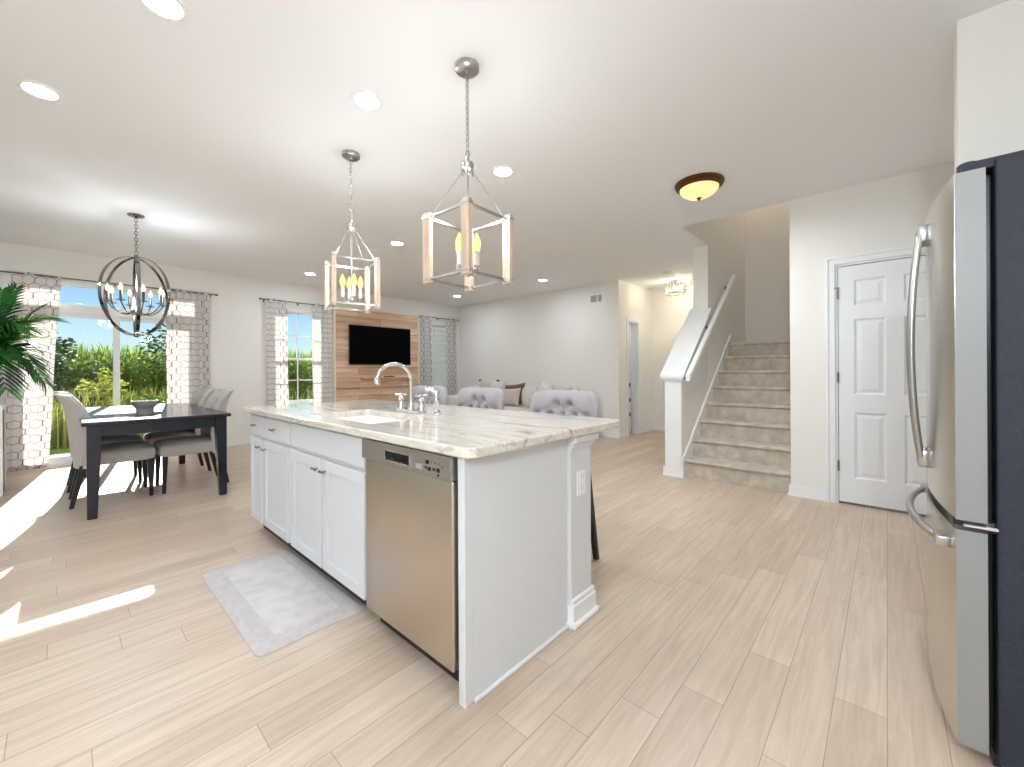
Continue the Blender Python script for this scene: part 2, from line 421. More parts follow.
def curtain_mat():
    m, nt, b = principled('white_curtain_with_taupe_hexagon_trellis')
    L = nt.links; N = nt.nodes
    uv = N.new('ShaderNodeUVMap'); sc = N.new('ShaderNodeVectorMath'); sc.operation = 'SCALE'; sc.inputs['Scale'].default_value = 1 / 0.105
    L.new(uv.outputs[0], sc.inputs[0])
    R = (1.0, 1.7320508, 1.0); Hh = (0.5, 0.8660254, 0.5)
    def vm(op, a, bval=None, blink=None):
        n = N.new('ShaderNodeVectorMath'); n.operation = op; L.new(a, n.inputs[0])
        if bval is not None: n.inputs[1].default_value = bval
        if blink is not None: L.new(blink, n.inputs[1])
        return n
    def wrapc(v):
        w = N.new('ShaderNodeVectorMath'); w.operation = 'FRACTION'
        d = vm('DIVIDE', v, R); L.new(d.outputs[0], w.inputs[0])
        mu = vm('MULTIPLY', w.outputs[0], R); return vm('SUBTRACT', mu.outputs[0], Hh).outputs[0]
    big = vm('ADD', sc.outputs[0], (40.0, 40.0 * 1.7320508, 0)).outputs[0]
    a = wrapc(big); bb = wrapc(vm('SUBTRACT', big, Hh).outputs[0])
    def edge(v):
        ab = vm('ABSOLUTE', v).outputs[0]
        d = N.new('ShaderNodeVectorMath'); d.operation = 'DOT_PRODUCT'; L.new(ab, d.inputs[0]); d.inputs[1].default_value = (0.5, 0.8660254, 0)
        s = N.new('ShaderNodeSeparateXYZ'); L.new(ab, s.inputs[0])
        mxn = N.new('ShaderNodeMath'); mxn.operation = 'MAXIMUM'; L.new(d.outputs['Value'], mxn.inputs[0]); L.new(s.outputs[0], mxn.inputs[1]); return mxn.outputs[0]
    mn = N.new('ShaderNodeMath'); mn.operation = 'MINIMUM'; L.new(edge(a), mn.inputs[0]); L.new(edge(bb), mn.inputs[1])
    gt = N.new('ShaderNodeMath'); gt.operation = 'GREATER_THAN'; gt.inputs[1].default_value = 0.5 - 0.030; L.new(mn.outputs[0], gt.inputs[0])
    mx = N.new('ShaderNodeMix'); mx.data_type = 'RGBA'; mx.inputs[6].default_value = (*hexc('F4F1EF'), 1); mx.inputs[7].default_value = (*hexc('A8938B'), 1)
    L.new(gt.outputs[0], mx.inputs[0]); L.new(mx.outputs[2], b.inputs['Base Color']); b.inputs['Roughness'].default_value = 0.9
    t = N.new('ShaderNodeBsdfTranslucent'); L.new(mx.outputs[2], t.inputs['Color'])
    ms = N.new('ShaderNodeMixShader'); ms.inputs[0].default_value = 0.55; L.new(b.outputs[0], ms.inputs[1]); L.new(t.outputs[0], ms.inputs[2])
    L.new(ms.outputs[0], N['Material Output'].inputs['Surface']); return m
M_curtain = curtain_mat()
M_rod = mat('dark_pewter_rod', hexc('77716B'), 0.4, 0.5)

# ================================================================== ROOM SHELL
CEIL = 2.743; XW = -7.75; YB = 6.55
bm = NB(); box(bm, -7.9, 1.12, -3.12, 8.1, -0.12, 0.0); struct('floor', bm, M_floor)
bm = NB()
box(bm, -7.9, 1.12, -3.12, 4.585, CEIL, CEIL + 0.22, jit=False)
box(bm, -7.9, -1.70, 4.585, YB + 0.14, CEIL, CEIL + 0.22, jit=False)
box(bm, -5.3, -1.70, YB + 0.14, 8.1, CEIL, CEIL + 0.22, jit=False)
struct('ceiling', bm, M_ceil)

def wall_x(name, x0, x1, ya, yb, holes, z1=CEIL, m=M_wall):
    """wall slab along y with rectangular holes (y0,y1,z0,z1)"""
    bm = NB(); cuts = sorted(holes); y = ya
    for (h0, h1, z0, zt) in cuts:
        box(bm, x0, x1, y, h0, 0, z1, jit=False)
        if z0 > 0.001: box(bm, x0, x1, h0, h1, 0, z0, jit=False)
        if zt < z1: box(bm, x0, x1, h0, h1, zt, z1, jit=False)
        y = h1
    box(bm, x0, x1, y, yb, 0, z1, jit=False); return struct(name, bm, m)

def wall_y(name, y0, y1, xa, xb, holes, z1=CEIL, m=M_wall):
    bm = NB(); cuts = sorted(holes); x = xa
    for (h0, h1, z0, zt) in cuts:
        box(bm, x, h0, y0, y1, 0, z1, jit=False)
        if z0 > 0.001: box(bm, h0, h1, y0, y1, 0, z0, jit=False)
        if zt < z1: box(bm, h0, h1, y0, y1, zt, z1, jit=False)
        x = h1
    box(bm, x, xb, y0, y1, 0, z1, jit=False); return struct(name, bm, m)

SL = (-0.41, 1.42, 0.0, 2.335)       # sliding patio door with transom
W2 = (2.40, 3.30, 0.60, 2.29)
W3 = (5.47, 6.33, 0.60, 2.29)
wall_x('wall_left', XW - 0.15, XW, -3.12, YB + 0.14, [SL, W2, W3])
wall_y('wall_back', YB, YB + 0.14, XW, -3.42, [])
bm = NB(); box(bm, -3.74, -3.42, YB - 0.07, YB, 0, CEIL); struct('wall_chase', bm, M_wall)
wall_x('wall_hall_left', -3.54, -3.42, YB + 0.14, 7.95, [(6.83, 7.22, 0.0, 2.05)])
wall_y('wall_hall_back', 7.85, 7.97, -3.42, -1.84, [])
# little room behind the hall doorway, lit by an added ceiling light
bm = NB(); box(bm, -5.3, -5.18, YB + 0.14, 8.09, 0, CEIL); struct('wall_study_left', bm, M_wall)
wall_y('wall_study_back', 7.97, 8.09, -5.18, -3.42, [])
DW_Y = 4.578
wall_y('wall_pantry', DW_Y, DW_Y + 0.12, -0.667, 1.0, [(-0.335, 0.435, 0.0, 2.085)])
bm = NB(); box(bm, -0.667, -0.55, DW_Y + 0.12, 7.31, 0, 5.4); struct('wall_stair_right', bm, M_wall)
bm = NB(); box(bm, -1.84, -0.55, 7.31, 7.43, 0, 5.4); struct('wall_stair_back', bm, M_wall)
bm = NB(); box(bm, -1.84, -1.66, 5.48, 7.31, 0, 5.4); box(bm, -1.84, -1.66, 4.46, 5.48, CEIL + 0.001, 5.4); struct('wall_stair_left', bm, M_wall)
bm = NB(); box(bm, -1.66, -0.55, 4.46, 4.58, CEIL + 0.221, 5.4); struct('wall_stair_header', bm, M_wall)
bm = NB(); box(bm, -1.84, -0.55, 4.46, 7.43, 5.4, 5.5); struct('ceiling_stairwell', bm, M_ceil)
# knee wall beside the stair
K0, K1 = 4.565, 5.48
kz = lambda y: 1.085 + 0.86 * (y - K0)
bm = NB(); prism(bm, [(K0, 0), (K1, 0), (K1, kz(K1)), (K0, kz(K0))], 'x', -1.835, -1.665); struct('wall_stair_knee', bm, M_wall)
bm = NB(); box(bm, 0.24, 1.0, 2.735, 2.855, 0, CEIL); struct('wall_fridge', bm, M_wall)
wall_x('wall_right', 1.0, 1.12, -3.12, 4.7, [(-2.2, -0.6, 1.05, 2.2)])
wall_y('wall_front', -3.12, -3.0, XW, 1.0, [(-6.9, -5.1, 0.3, 2.3), (-4.2, -2.4, 0.3, 2.3), (-1.6, 0.2, 1.05, 2.3)])  # openings added in the unseen wall to let more sky light in
bm = NB(); box(bm, -0.55, 1.12, DW_Y + 0.9, DW_Y + 1.0, 0, CEIL); struct('wall_closet_back', bm, M_wall)

# ------------------------------------------------------------------ baseboards and trim
def base_y(bm, x0, x1, y, side):      # board on a wall y = const; side -1 faces -y
    box(bm, x0, x1, y, y + side * 0.014, 0, 0.085); box(bm, x0, x1, y, y + side * 0.009, 0.085, 0.10)
    box(bm, x0, x1, y, y + side * 0.022, 0, 0.018)
def base_x(bm, x, y0, y1, side):
    box(bm, x, x + side * 0.014, y0, y1, 0, 0.085); box(bm, x, x + side * 0.009, y0, y1, 0.085, 0.10)
    box(bm, x, x + side * 0.022, y0, y1, 0, 0.018)
bm = NB(); base_x(bm, XW, -3.0, SL[0] - 0.07, 1); base_x(bm, XW, SL[1] + 0.07, 3.44, 1); base_x(bm, XW, 5.33, YB, 1); struct('baseboard_left', bm, M_trim)
bm = NB(); base_y(bm, XW, -3.74, YB, -1); base_y(bm, -3.74, -3.42, YB - 0.07, -1); base_x(bm, -3.42, YB - 0.07, 6.76, 1); struct('baseboard_back', bm, M_trim)
bm = NB(); base_y(bm, -3.42, -1.84, 7.85, -1); base_x(bm, -3.42, 7.29, 7.85, 1); struct('baseboard_hall', bm, M_trim)
bm = NB(); base_y(bm, -0.675, -0.405, DW_Y, -1); base_y(bm, 0.505, 1.0, DW_Y, -1); base_x(bm, -0.667, DW_Y - 0.014, DW_Y + 0.03, -1); struct('baseboard_pantry', bm, M_trim)
bm = NB(); base_x(bm, -1.84, K0 - 0.02, 7.85, -1); base_y(bm, -1.862, -1.64, K0 - 0.006, -1); struct('baseboard_stair', bm, M_trim)

# pantry door casing
bm = NB()
for x0, x1 in ((-0.405, -0.335), (0.435, 0.505)):
    box(bm, x0, x1, DW_Y - 0.014, DW_Y, 0, 2.155, 0.003); box(bm, x0 + (0 if x0 < 0 else 0.045), x0 + (0.025 if x0 < 0 else 0.07), DW_Y - 0.022, DW_Y - 0.01, 0, 2.155, 0.004)
box(bm, -0.405, 0.505, DW_Y - 0.014, DW_Y, 2.085, 2.155, 0.003); box(bm, -0.405, 0.505, DW_Y - 0.022, DW_Y - 0.01, 2.13, 2.155, 0.004)
box(bm, -0.335, -0.318, DW_Y, DW_Y + 0.12, 0, 2.085); box(bm, 0.418, 0.435, DW_Y, DW_Y + 0.12, 0, 2.085); box(bm, -0.335, 0.435, DW_Y, DW_Y + 0.12, 2.068, 2.085)
struct('trim_1', bm, M_trim)

# pantry door: six raised panels
D = root('door_1', (0.05, DW_Y + 0.02, 0.0))
dx0, dx1, dz0, dz1 = -0.313, 0.413, 0.022, 2.062
yF = DW_Y + 0.006
bm = NB()
stile = 0.105; wdt = (dx1 - dx0 - 3 * stile) / 2
pz = [(0.235, 0.80), (0.955, 1.60), (1.715, 1.94)]
px = [(dx0 + stile, dx0 + stile + wdt), (dx1 - stile - wdt, dx1 - stile)]
xs = [dx0, px[0][0], px[0][1], px[1][0], px[1][1], dx1]; zs = [dz0] + [v for p in pz for v in p] + [dz1]
for i in range(5):
    for j in range(7):
        if i in (1, 3) and j in (1, 3, 5):
            a0, a1, b0, b1 = xs[i], xs[i + 1], zs[j], zs[j + 1]
            # sticking slopes in, flat field, raised panel
            loops = [(0, 0.0), (0.014, 0.010), (0.024, 0.010), (0.050, 0.003)]
            rings = []
            for ins, dep in loops:
                rings.append([bm.verts.new((x, yF + dep, z)) for x, z in ((a0 + ins, b0 + ins), (a1 - ins, b0 + ins), (a1 - ins, b1 - ins), (a0 + ins, b1 - ins))])
            for r0, r1 in zip(rings[:-1], rings[1:]):
                for k in range(4): bm.faces.new((r0[k], r0[(k + 1) % 4], r1[(k + 1) % 4], r1[k]))
            bm.faces.new(rings[-1])
        else:
            q = [bm.verts.new(p) for p in ((xs[i], yF, zs[j]), (xs[i + 1], yF, zs[j]), (xs[i + 1], yF, zs[j + 1]), (xs[i], yF, zs[j + 1]))]
            bm.faces.new(q)
bmesh.ops.remove_doubles(bm, verts=list(bm.verts), dist=1e-5)
box(bm, dx0, dx1, yF + 0.012, yF + 0.035, dz0, dz1)
for (x0, x1, z0, z1) in ((dx0, dx0, dz0, dz1), (dx1, dx1, dz0, dz1)):
    q = [bm.verts.new(p) for p in ((x0, yF, z0), (x0, yF + 0.035, z0), (x0, yF + 0.035, z1), (x0, yF, z1))]; bm.faces.new(q)
part('leaf', bm, M_door, D)
for hz in (0.33, 1.10, 1.83):
    bm = NB(); tube(bm, [(dx0 - 0.004, yF - 0.008, hz - 0.045), (dx0 - 0.004, yF - 0.008, hz + 0.045)], 0.007, 8)
    if hz > 1.5: bar(bm, (dx0 - 0.03, yF - 0.02, hz + 0.05), (dx0 + 0.01, yF - 0.012, hz + 0.05), 0.008)
    part('hinge', bm, M_knob, D)
bm = NB(); lathe(bm, [(0.0, 0), (0.028, 0.001), (0.028, 0.006), (0.012, 0.012), (0.012, 0.035), (0.026, 0.045), (0.028, 0.06), (0.018, 0.072), (0.0, 0.074)], 16, cap0=False, cap1=False)
bmesh.ops.rotate(bm, verts=list(bm.verts), cent=(0, 0, 0), matrix=Matrix.Rotation(PI / 2, 3, 'X'))
bmesh.ops.translate(bm, verts=list(bm.verts), vec=(0.36, yF, 0.93)); part('door_knob', bm, M_nickel, D, True)

# hall doorway casing and the open door inside it
bm = NB()
box(bm, -3.42, -3.404, 6.765, 6.83, 0, 2.115, 0.003); box(bm, -3.42, -3.404, 7.22, 7.285, 0, 2.115, 0.003); box(bm, -3.42, -3.404, 6.83, 7.22, 2.05, 2.115, 0.003)
box(bm, -3.54, -3.42, 6.83, 6.845, 0, 2.05); box(bm, -3.54, -3.42, 7.205, 7.22, 0, 2.05); box(bm, -3.54, -3.42, 6.83, 7.22, 2.035, 2.05)
struct('trim_2', bm, M_trim)
D2 = root('door_2', (-3.75, 7.19, 0.0))
bm = NB(); box(bm, -4.10, -3.56, 7.17, 7.203, 0.015, 2.03, 0.003)
for z0, z1 in ((0.25, 0.85), (1.0, 1.85)): box(bm, -4.02, -3.64, 7.164, 7.171, z0, z1, 0.003)
part('leaf', bm, M_door, D2)
bm = NB(); ellipsoid(bm, (-3.60, 7.13, 1.0), (0.028, 0.028, 0.028)); tube(bm, [(-3.60, 7.13, 1.0), (-3.60, 7.17, 1.0)], 0.012); part('door_knob', bm, M_black, D2, True, 'black door knob')
for hz in (0.35, 0.62, 0.9):
    bm = NB(); box(bm, -3.565, -3.545, 7.14, 7.17, hz - 0.035, hz + 0.035, 0.004); part('hinge', bm, M_black, D2)

# stair knee wall cap and its white end post
bm = NB()
prism(bm, [(K0 - 0.05, kz(K0) - 0.005), (K1, kz(K1) + 0.04 - 0.005), (K1, kz(K1) + 0.075), (K0 - 0.05, kz(K0) + 0.03)], 'x', -1.88, -1.62)
box(bm, -1.86, -1.64, K0 - 0.035, K0, kz(K0) - 0.035, kz(K0) - 0.004, 0.006)
struct('trim_3', bm, M_trim)
bm = NB(); box(bm, -1.842, -1.658, K0 - 0.012, K0, 0, kz(K0) - 0.01, 0.002); box(bm, -1.835, -1.665, K0 - 0.018, K0 - 0.01, 0.1, kz(K0) - 0.035, 0.002); struct('trim_4', bm, M_trim)
# stair skirt board on the left wall
bm = NB(); RUN, RISE, Y0 = 0.245, 0.194, 4.61
sk = RISE / RUN
prism(bm, [(K0 - 0.004, 0), (K0 - 0.004, 0.215), (Y0 + 0.02, 0.235), (6.45, 0.235 + sk * (6.45 - Y0 - 0.02)), (6.45, 0.10 + sk * (6.45 - Y0 - 0.05)), (4.8, 0)], 'x', -1.667, -1.646); struct('trim_5', bm, M_trim)

# ------------------------------------------------------------------ staircase
ST = thing('staircase', 'beige carpeted staircase of eight steps rising between white walls', 'stairs', (-1.16, Y0, 0))
for i in range(8):
    bm = NB(); y = Y0 + RUN * i; z = RISE * (i + 1)
    ye = 7.305 if i == 7 else y + RUN + 0.02
    prof = [(y + 0.02, z - RISE), (y + 0.02, z - 0.045)]
    for k in range(7):
        a = -PI / 2 - PI * 0.5 + PI * 0.5 * 0 + k / 6 * -PI / 2
        a = PI * 1.5 - k / 6 * PI * 0.9
        prof.append((y + 0.024 + 0.024 * math.cos(a), z - 0.022 + 0.022 * math.sin(a)))
    prof += [(y + 0.05, z), (ye, z), (ye, z - RISE)]
    prism(bm, prof, 'x', -1.646, -0.668); part('step', bm, M_carpet, ST)

HR = thing('handrail', 'white handrail sloping up the left stair wall', 'handrail', (-1.59, 4.5, 1.06))
rz = lambda y: 1.075 + 0.76 * (y - 4.52)
bm = NB(); prism(bm, [(4.52, rz(4.52) - 0.03), (6.36, rz(6.36) - 0.03), (6.36, rz(6.36) + 0.045), (4.52, rz(4.52) + 0.045)], 'x', -1.605, -1.555)
bmesh.ops.bevel(bm, geom=list(bm.edges), offset=0.008, segments=2, affect='EDGES'); part('rail', bm, M_trim, HR)
for y in (4.62, 5.42, 6.22):
    bm = NB(); z = rz(y)
    tube(bm, [(-1.66, y, z - 0.06), (-1.63, y, z - 0.065), (-1.60, y, z - 0.06), (-1.585, y, z - 0.03)], 0.008, 8)
    lathe(bm, [(0.022, 0), (0.022, 0.008)], 12); b2 = NB(); bm.free(); bm = b2
    tube(bm, [(-1.66, y, z - 0.06), (-1.63, y, z - 0.065), (-1.60, y, z - 0.06), (-1.585, y, z - 0.025)], 0.009, 8)
    tube(bm, [(-1.662, y, z - 0.06), (-1.652, y, z - 0.06)], 0.024, 12); part('bracket', bm, M_black, HR, False, 'dark wall bracket')

# ================================================================== WINDOWS
def pane(bm, y0, y1, z0, z1, x): box(bm, x - 0.003, x + 0.003, y0, y1, z0, z1)
# sliding patio door with transom light above
xm = XW - 0.075
P1 = root('window_1', (xm, 0.505, 0))
bm = NB()
y0, y1 = SL[0], SL[1]
box(bm, XW - 0.11, XW - 0.01, y0, y0 + 0.05, 0, SL[3]); box(bm, XW - 0.11, XW - 0.01, y1 - 0.05, y1, 0, SL[3]); box(bm, XW - 0.11, XW - 0.01, y0, y1, SL[3] - 0.032, SL[3])
box(bm, XW - 0.11, XW - 0.005, y0, y1, 1.945, 2.06); box(bm, XW - 0.16, XW + 0.0, y0, y1, 0.0, 0.045)
part('frame', bm, M_trim, P1)
bm = NB()
for a, b, x in ((y0 + 0.05, 0.54, xm + 0.02), (0.475, y1 - 0.05, xm - 0.03)):
    box(bm, x - 0.02, x + 0.02, a, a + 0.062, 0.045, 1.945); box(bm, x - 0.02, x + 0.02, b - 0.062, b, 0.045, 1.945)
    box(bm, x - 0.02, x + 0.02, a, b, 0.045, 0.115); box(bm, x - 0.02, x + 0.02, a, b, 1.895, 1.945)
part('sash', bm, M_trim, P1)
bm = NB(); pane(bm, y0 + 0.1, 0.49, 0.1, 1.91, xm + 0.02); pane(bm, 0.52, y1 - 0.1, 0.1, 1.91, xm - 0.03); pane(bm, y0 + 0.05, y1 - 0.05, 2.06, SL[3] - 0.03, xm); part('pane', bm, M_glass, P1)
bm = NB(); tube(bm, [(xm + 0.04, 0.49, 0.95), (xm + 0.075, 0.49, 0.97), (xm + 0.075, 0.49, 1.15), (xm + 0.04, 0.49, 1.17)], 0.009); part('handle', bm, M_white_pl, P1)
bm = NB()
for a, b in ((y0 - 0.06, y0), (y1, y1 + 0.06)): box(bm, XW, XW + 0.014, a, b, 0, 2.36, 0.003)
box(bm, XW, XW + 0.014, y0 - 0.06, y1 + 0.06, SL[3], 2.36, 0.003); part('casing', bm, M_trim, P1)

def hung(name, w):
    y0, y1, z0, z1 = w; R = root(name, (xm, (y0 + y1) / 2, z0)); zm = 1.405
    bm = NB()
    box(bm, XW - 0.14, XW - 0.01, y0, y0 + 0.035, z0, z1); box(bm, XW - 0.14, XW - 0.01, y1 - 0.035, y1, z0, z1)
    box(bm, XW - 0.14, XW - 0.01, y0, y1, z1 - 0.04, z1); box(bm, XW - 0.14, XW - 0.01, y0, y1, z0, z0 + 0.03); part('frame', bm, M_trim, R)
    yc = (y0 + y1) / 2
    for nm, za, zb, x in (('upper_sash', zm - 0.02, z1 - 0.04, xm - 0.02), ('lower_sash', z0 + 0.03, zm + 0.025, xm + 0.02)):
        bm = NB(); a, b = y0 + 0.035, y1 - 0.035
        box(bm, x - 0.018, x + 0.018, a, a + 0.035, za, zb); box(bm, x - 0.018, x + 0.018, b - 0.035, b, za, zb)
        box(bm, x - 0.018, x + 0.018, a, b, za, za + 0.045); box(bm, x - 0.018, x + 0.018, a, b, zb - 0.035, zb)
        s = part(nm, bm, M_trim, R)
        bm = NB(); box(bm, x - 0.008, x + 0.008, yc - 0.008, yc + 0.008, za + 0.04, zb - 0.03); zc = (za + zb) / 2
        box(bm, x - 0.008, x + 0.008, a + 0.03, b - 0.03, zc - 0.008, zc + 0.008); part('muntins', bm, M_trim, s)
        bm = NB(); pane(bm, a + 0.03, b - 0.03, za + 0.04, zb - 0.03, x + 0.001); part('pane', bm, M_glass, s)
    bm = NB(); box(bm, XW - 0.02, XW + 0.06, y0 - 0.07, y1 + 0.07, z0 - 0.022, z0, 0.005); box(bm, XW, XW + 0.014, y0 - 0.05, y1 + 0.05, z0 - 0.085, z0 - 0.022); part('sill', bm, M_trim, R)
hung('window_2', W2); hung('window_3', W3)

# ------------------------------------------------------------------ curtains and rods
def rod(y0, y1, z, label, fin=(True, True)):
    T = thing('curtain_rod', label, 'curtain rod', (XW + 0.09, (y0 + y1) / 2, z), 'curtain rods on the window wall')
    bm = NB(); tube(bm, [(XW + 0.09, y0, z), (XW + 0.09, y1, z)], 0.009, 10); part('pole', bm, M_rod, T, True)
    for y, f, sgn in ((y0, fin[0], -1), (y1, fin[1], 1)):
        bm = NB(); ellipsoid(bm, (XW + 0.09, y + sgn * 0.02, z), (0.017, 0.022, 0.017), 12, 8); part('finial', bm, M_rod, T, True)
    for y in (y0 + 0.05, (y0 + y1) / 2, y1 - 0.05):
        bm = NB(); tube(bm, [(XW, y, z - 0.02), (XW + 0.06, y, z - 0.02), (XW + 0.09, y, z - 0.012)], 0.006, 6); box(bm, XW, XW + 0.006, y - 0.01, y + 0.01, z - 0.04, z + 0.01); part('bracket', bm, M_rod, T)
    return T
rod(-0.62, 1.60, 2.375, 'long dark curtain rod above the sliding patio door')
rod(2.24, 3.42, 2.395, 'dark curtain rod above the window left of the wood panel')
rod(5.36, 6.45, 2.405, 'dark curtain rod above the window right of the wood panel')

def curtain(y0t, y1t, y0b, y1b, z, folds, label, z0=0.012, seed=0, amp=0.026):
    rnd = random.Random(seed); ph = rnd.random() * 6; nu, nv = folds * 12, 34
    cloth = (y1t - y0t) * 1.14
    bm = NB()
    def fn(s, t):
        zz = z0 + (z + 0.022 - z0) * t
        a = amp * (0.75 + 0.25 * (1 - t))
        tt = max(0, (t - 0.93) / 0.07)
        y = (y0b + (y0t - y0b) * t) * (1 - s) + (y1b + (y1t - y1b) * t) * s
        w = math.sin(2 * PI * folds * s + ph) + 0.35 * math.sin(2 * PI * folds * 0.53 * s + ph * 2 + t * 1.1) * (1 - t * 0.5)
        x = XW + 0.09 + a * w * (1 - 0.45 * tt) + 0.010 * math.sin(9 * s + 5 * t)
        y += 0.012 * math.sin(4 * PI * folds * s + ph) * (1 - tt) + 0.006 * math.sin(7 * t + s * 13)
        if t == 1: zz += 0.008 * math.sin(2 * PI * folds * 2 * s)
        return Vector((x, y, zz))
    grid(bm, nu, nv, fn, lambda s, t: (s * cloth, t * (z - z0)))
    o = build('curtain', bm, M_curtain, None, True)
    tag(o, label, 'curtain', 'hexagon trellis curtain panels')
    md = o.modifiers.new('thickness', 'SOLIDIFY'); md.thickness = 0.0015
    return o
curtain(-0.40, -0.01, -0.50, -0.13, 2.375, 3, 'hexagon trellis curtain left of the patio door, beside the palm', seed=1, amp=0.018)
curtain(1.03, 1.53, 1.02, 1.56, 2.375, 6, 'hexagon trellis curtain right of the patio door, behind the dining chairs', seed=2)
curtain(2.29, 2.62, 2.29, 2.64, 2.395, 4, 'hexagon trellis curtain on the left of the middle window', seed=3, amp=0.013)
curtain(3.03, 3.39, 3.05, 3.41, 2.395, 4, 'hexagon trellis curtain beside the left edge of the wood panel', seed=4, amp=0.013)
curtain(5.37, 5.67, 5.36, 5.72, 2.405, 4, 'hexagon trellis curtain beside the right edge of the wood panel', seed=5, amp=0.013)
curtain(6.13, 6.42, 6.12, 6.42, 2.405, 4, 'hexagon trellis curtain nearest the far living room corner', seed=6, amp=0.013)

# ================================================================== KITCHEN ISLAND
YF = 0.939        # face of doors
XE = -1.085       # outer face of end panel
CZ = 0.877        # underside of stone
def shaker(x0, x1, z0, z1, parent, name='door', m=M_cab, rail=0.055):
    bm = NB(); y = YF
    box(bm, x0, x1, y + 0.008, y + 0.020, z0, z1)
    box(bm, x0, x0 + rail, y, y + 0.010, z0, z1, 0.002, 1); box(bm, x1 - rail, x1, y, y + 0.010, z0, z1, 0.002, 1)
    box(bm, x0 + rail - 0.002, x1 - rail + 0.002, y + 0.0004, y + 0.010, z0, z0 + rail, 0.002, 1); box(bm, x0 + rail - 0.002, x1 - rail + 0.002, y + 0.0004, y + 0.010, z1 - rail, z1, 0.002, 1)
    # bead round the recessed field
    a0, a1, b0, b1 = x0 + rail, x1 - rail, z0 + rail, z1 - rail
    for p, q in (((a0, b0), (a1, b0)), ((a1, b0), (a1, b1)), ((a1, b1), (a0, b1)), ((a0, b1), (a0, b0))):
        bar(bm, (p[0], y + 0.006, p[1]), (q[0], y + 0.006, q[1]), 0.010, 0.006, upv=(0, 1, 0))
    return part(name, bm, m, parent)
def flatfront(x0, x1, z0, z1, parent, name):
    bm = NB(); box(bm, x0, x1, YF + 0.002, YF + 0.020, z0, z1, 0.004, 2); return part(name, bm, M_cab, parent)
def knob(x, z, parent):
    bm = NB(); tube(bm, [(x, YF + 0.004, z), (x, YF - 0.022, z)], 0.0045, 8); tube(bm, [(x - 0.021, YF - 0.022, z), (x + 0.021, YF - 0.022, z)], 0.006, 10)
    for s in (-1, 1): ellipsoid(bm, (x + s * 0.021, YF - 0.022, z), (0.007, 0.008, 0.008), 8, 6)
    return part('knob', bm, M_knob, parent, True)
def carcass(x0, x1, T):
    bm = NB(); box(bm, x0, x1, YF + 0.021, 1.535, 0.105, CZ - 0.001, 0.001, 1); part('body', bm, M_cab, T)
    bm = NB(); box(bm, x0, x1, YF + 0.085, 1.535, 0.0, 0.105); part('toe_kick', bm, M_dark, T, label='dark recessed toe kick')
c1 = thing('base_cabinet', 'white narrow island cabinet at the end nearest the dining table', 'cabinet', (-3.35, YF, 0), 'island base cabinets')
carcass(-3.490, -3.219, c1)
d = shaker(-3.486, -3.232, 0.112, 0.700, c1, 'door', rail=0.05); knob(-3.262, 0.648, d)
d = flatfront(-3.486, -3.232, 0.722, 0.862, c1, 'drawer'); knob(-3.354, 0.795, d)
c2 = thing('base_cabinet', 'white island cabinet with one drawer and one door left of the sink cabinet', 'cabinet', (-2.97, YF, 0), 'island base cabinets')
carcass(-3.218, -2.715, c2)
d = shaker(-3.200, -2.742, 0.112, 0.700, c2); knob(-3.14, 0.645, d)
d = flatfront(-3.200, -2.742, 0.722, 0.862, c2, 'drawer'); knob(-2.97, 0.795, d)
c3 = thing('base_cabinet', 'white double-door sink cabinet left of the dishwasher', 'cabinet', (-2.25, YF, 0), 'island base cabinets')
bm = NB(); x0, x1 = -2.714, -1.763
box(bm, x0, x0 + 0.018, YF + 0.021, 1.535, 0.105, CZ - 0.001); box(bm, x1 - 0.018, x1, YF + 0.021, 1.535, 0.105, CZ - 0.001); box(bm, x0 + 0.018, x1 - 0.018, YF + 0.021, 1.535, 0.105, 0.123)
box(bm, x0 + 0.018, x1 - 0.018, 1.517, 1.535, 0.123, CZ - 0.001); box(bm, x0 + 0.018, x1 - 0.018, YF + 0.021, YF + 0.039, 0.68, CZ - 0.001); box(bm, -2.265, -2.235, YF + 0.021, YF + 0.039, 0.123, 0.68)
part('body', bm, M_cab, c3)
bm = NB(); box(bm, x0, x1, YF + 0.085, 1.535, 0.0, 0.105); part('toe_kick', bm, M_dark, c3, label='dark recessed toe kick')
d = shaker(-2.698, -2.255, 0.112, 0.700, c3); knob(-2.30, 0.645, d)
d = shaker(-2.240, -1.790, 0.112, 0.700, c3); knob(-2.20, 0.645, d)
flatfront(-2.698, -1.790, 0.722, 0.862, c3, 'false_drawer_front')

# dishwasher
dw = thing('dishwasher', 'stainless steel dishwasher built into the island end', 'dishwasher', (-1.45, YF, 0))
xa, xb = -1.756, -1.130
bm = NB(); box(bm, xa, xb, YF + 0.02, 1.52, 0.10, 0.868); part('tub', bm, M_black, dw)
bm = NB(); box(bm, xa + 0.003, xb - 0.004, YF - 0.012, YF + 0.02, 0.102, 0.781, 0.008, 3); part('door_panel', bm, M_steel, dw, True)
bm = NB(); P0 = (0.785, 0.871)
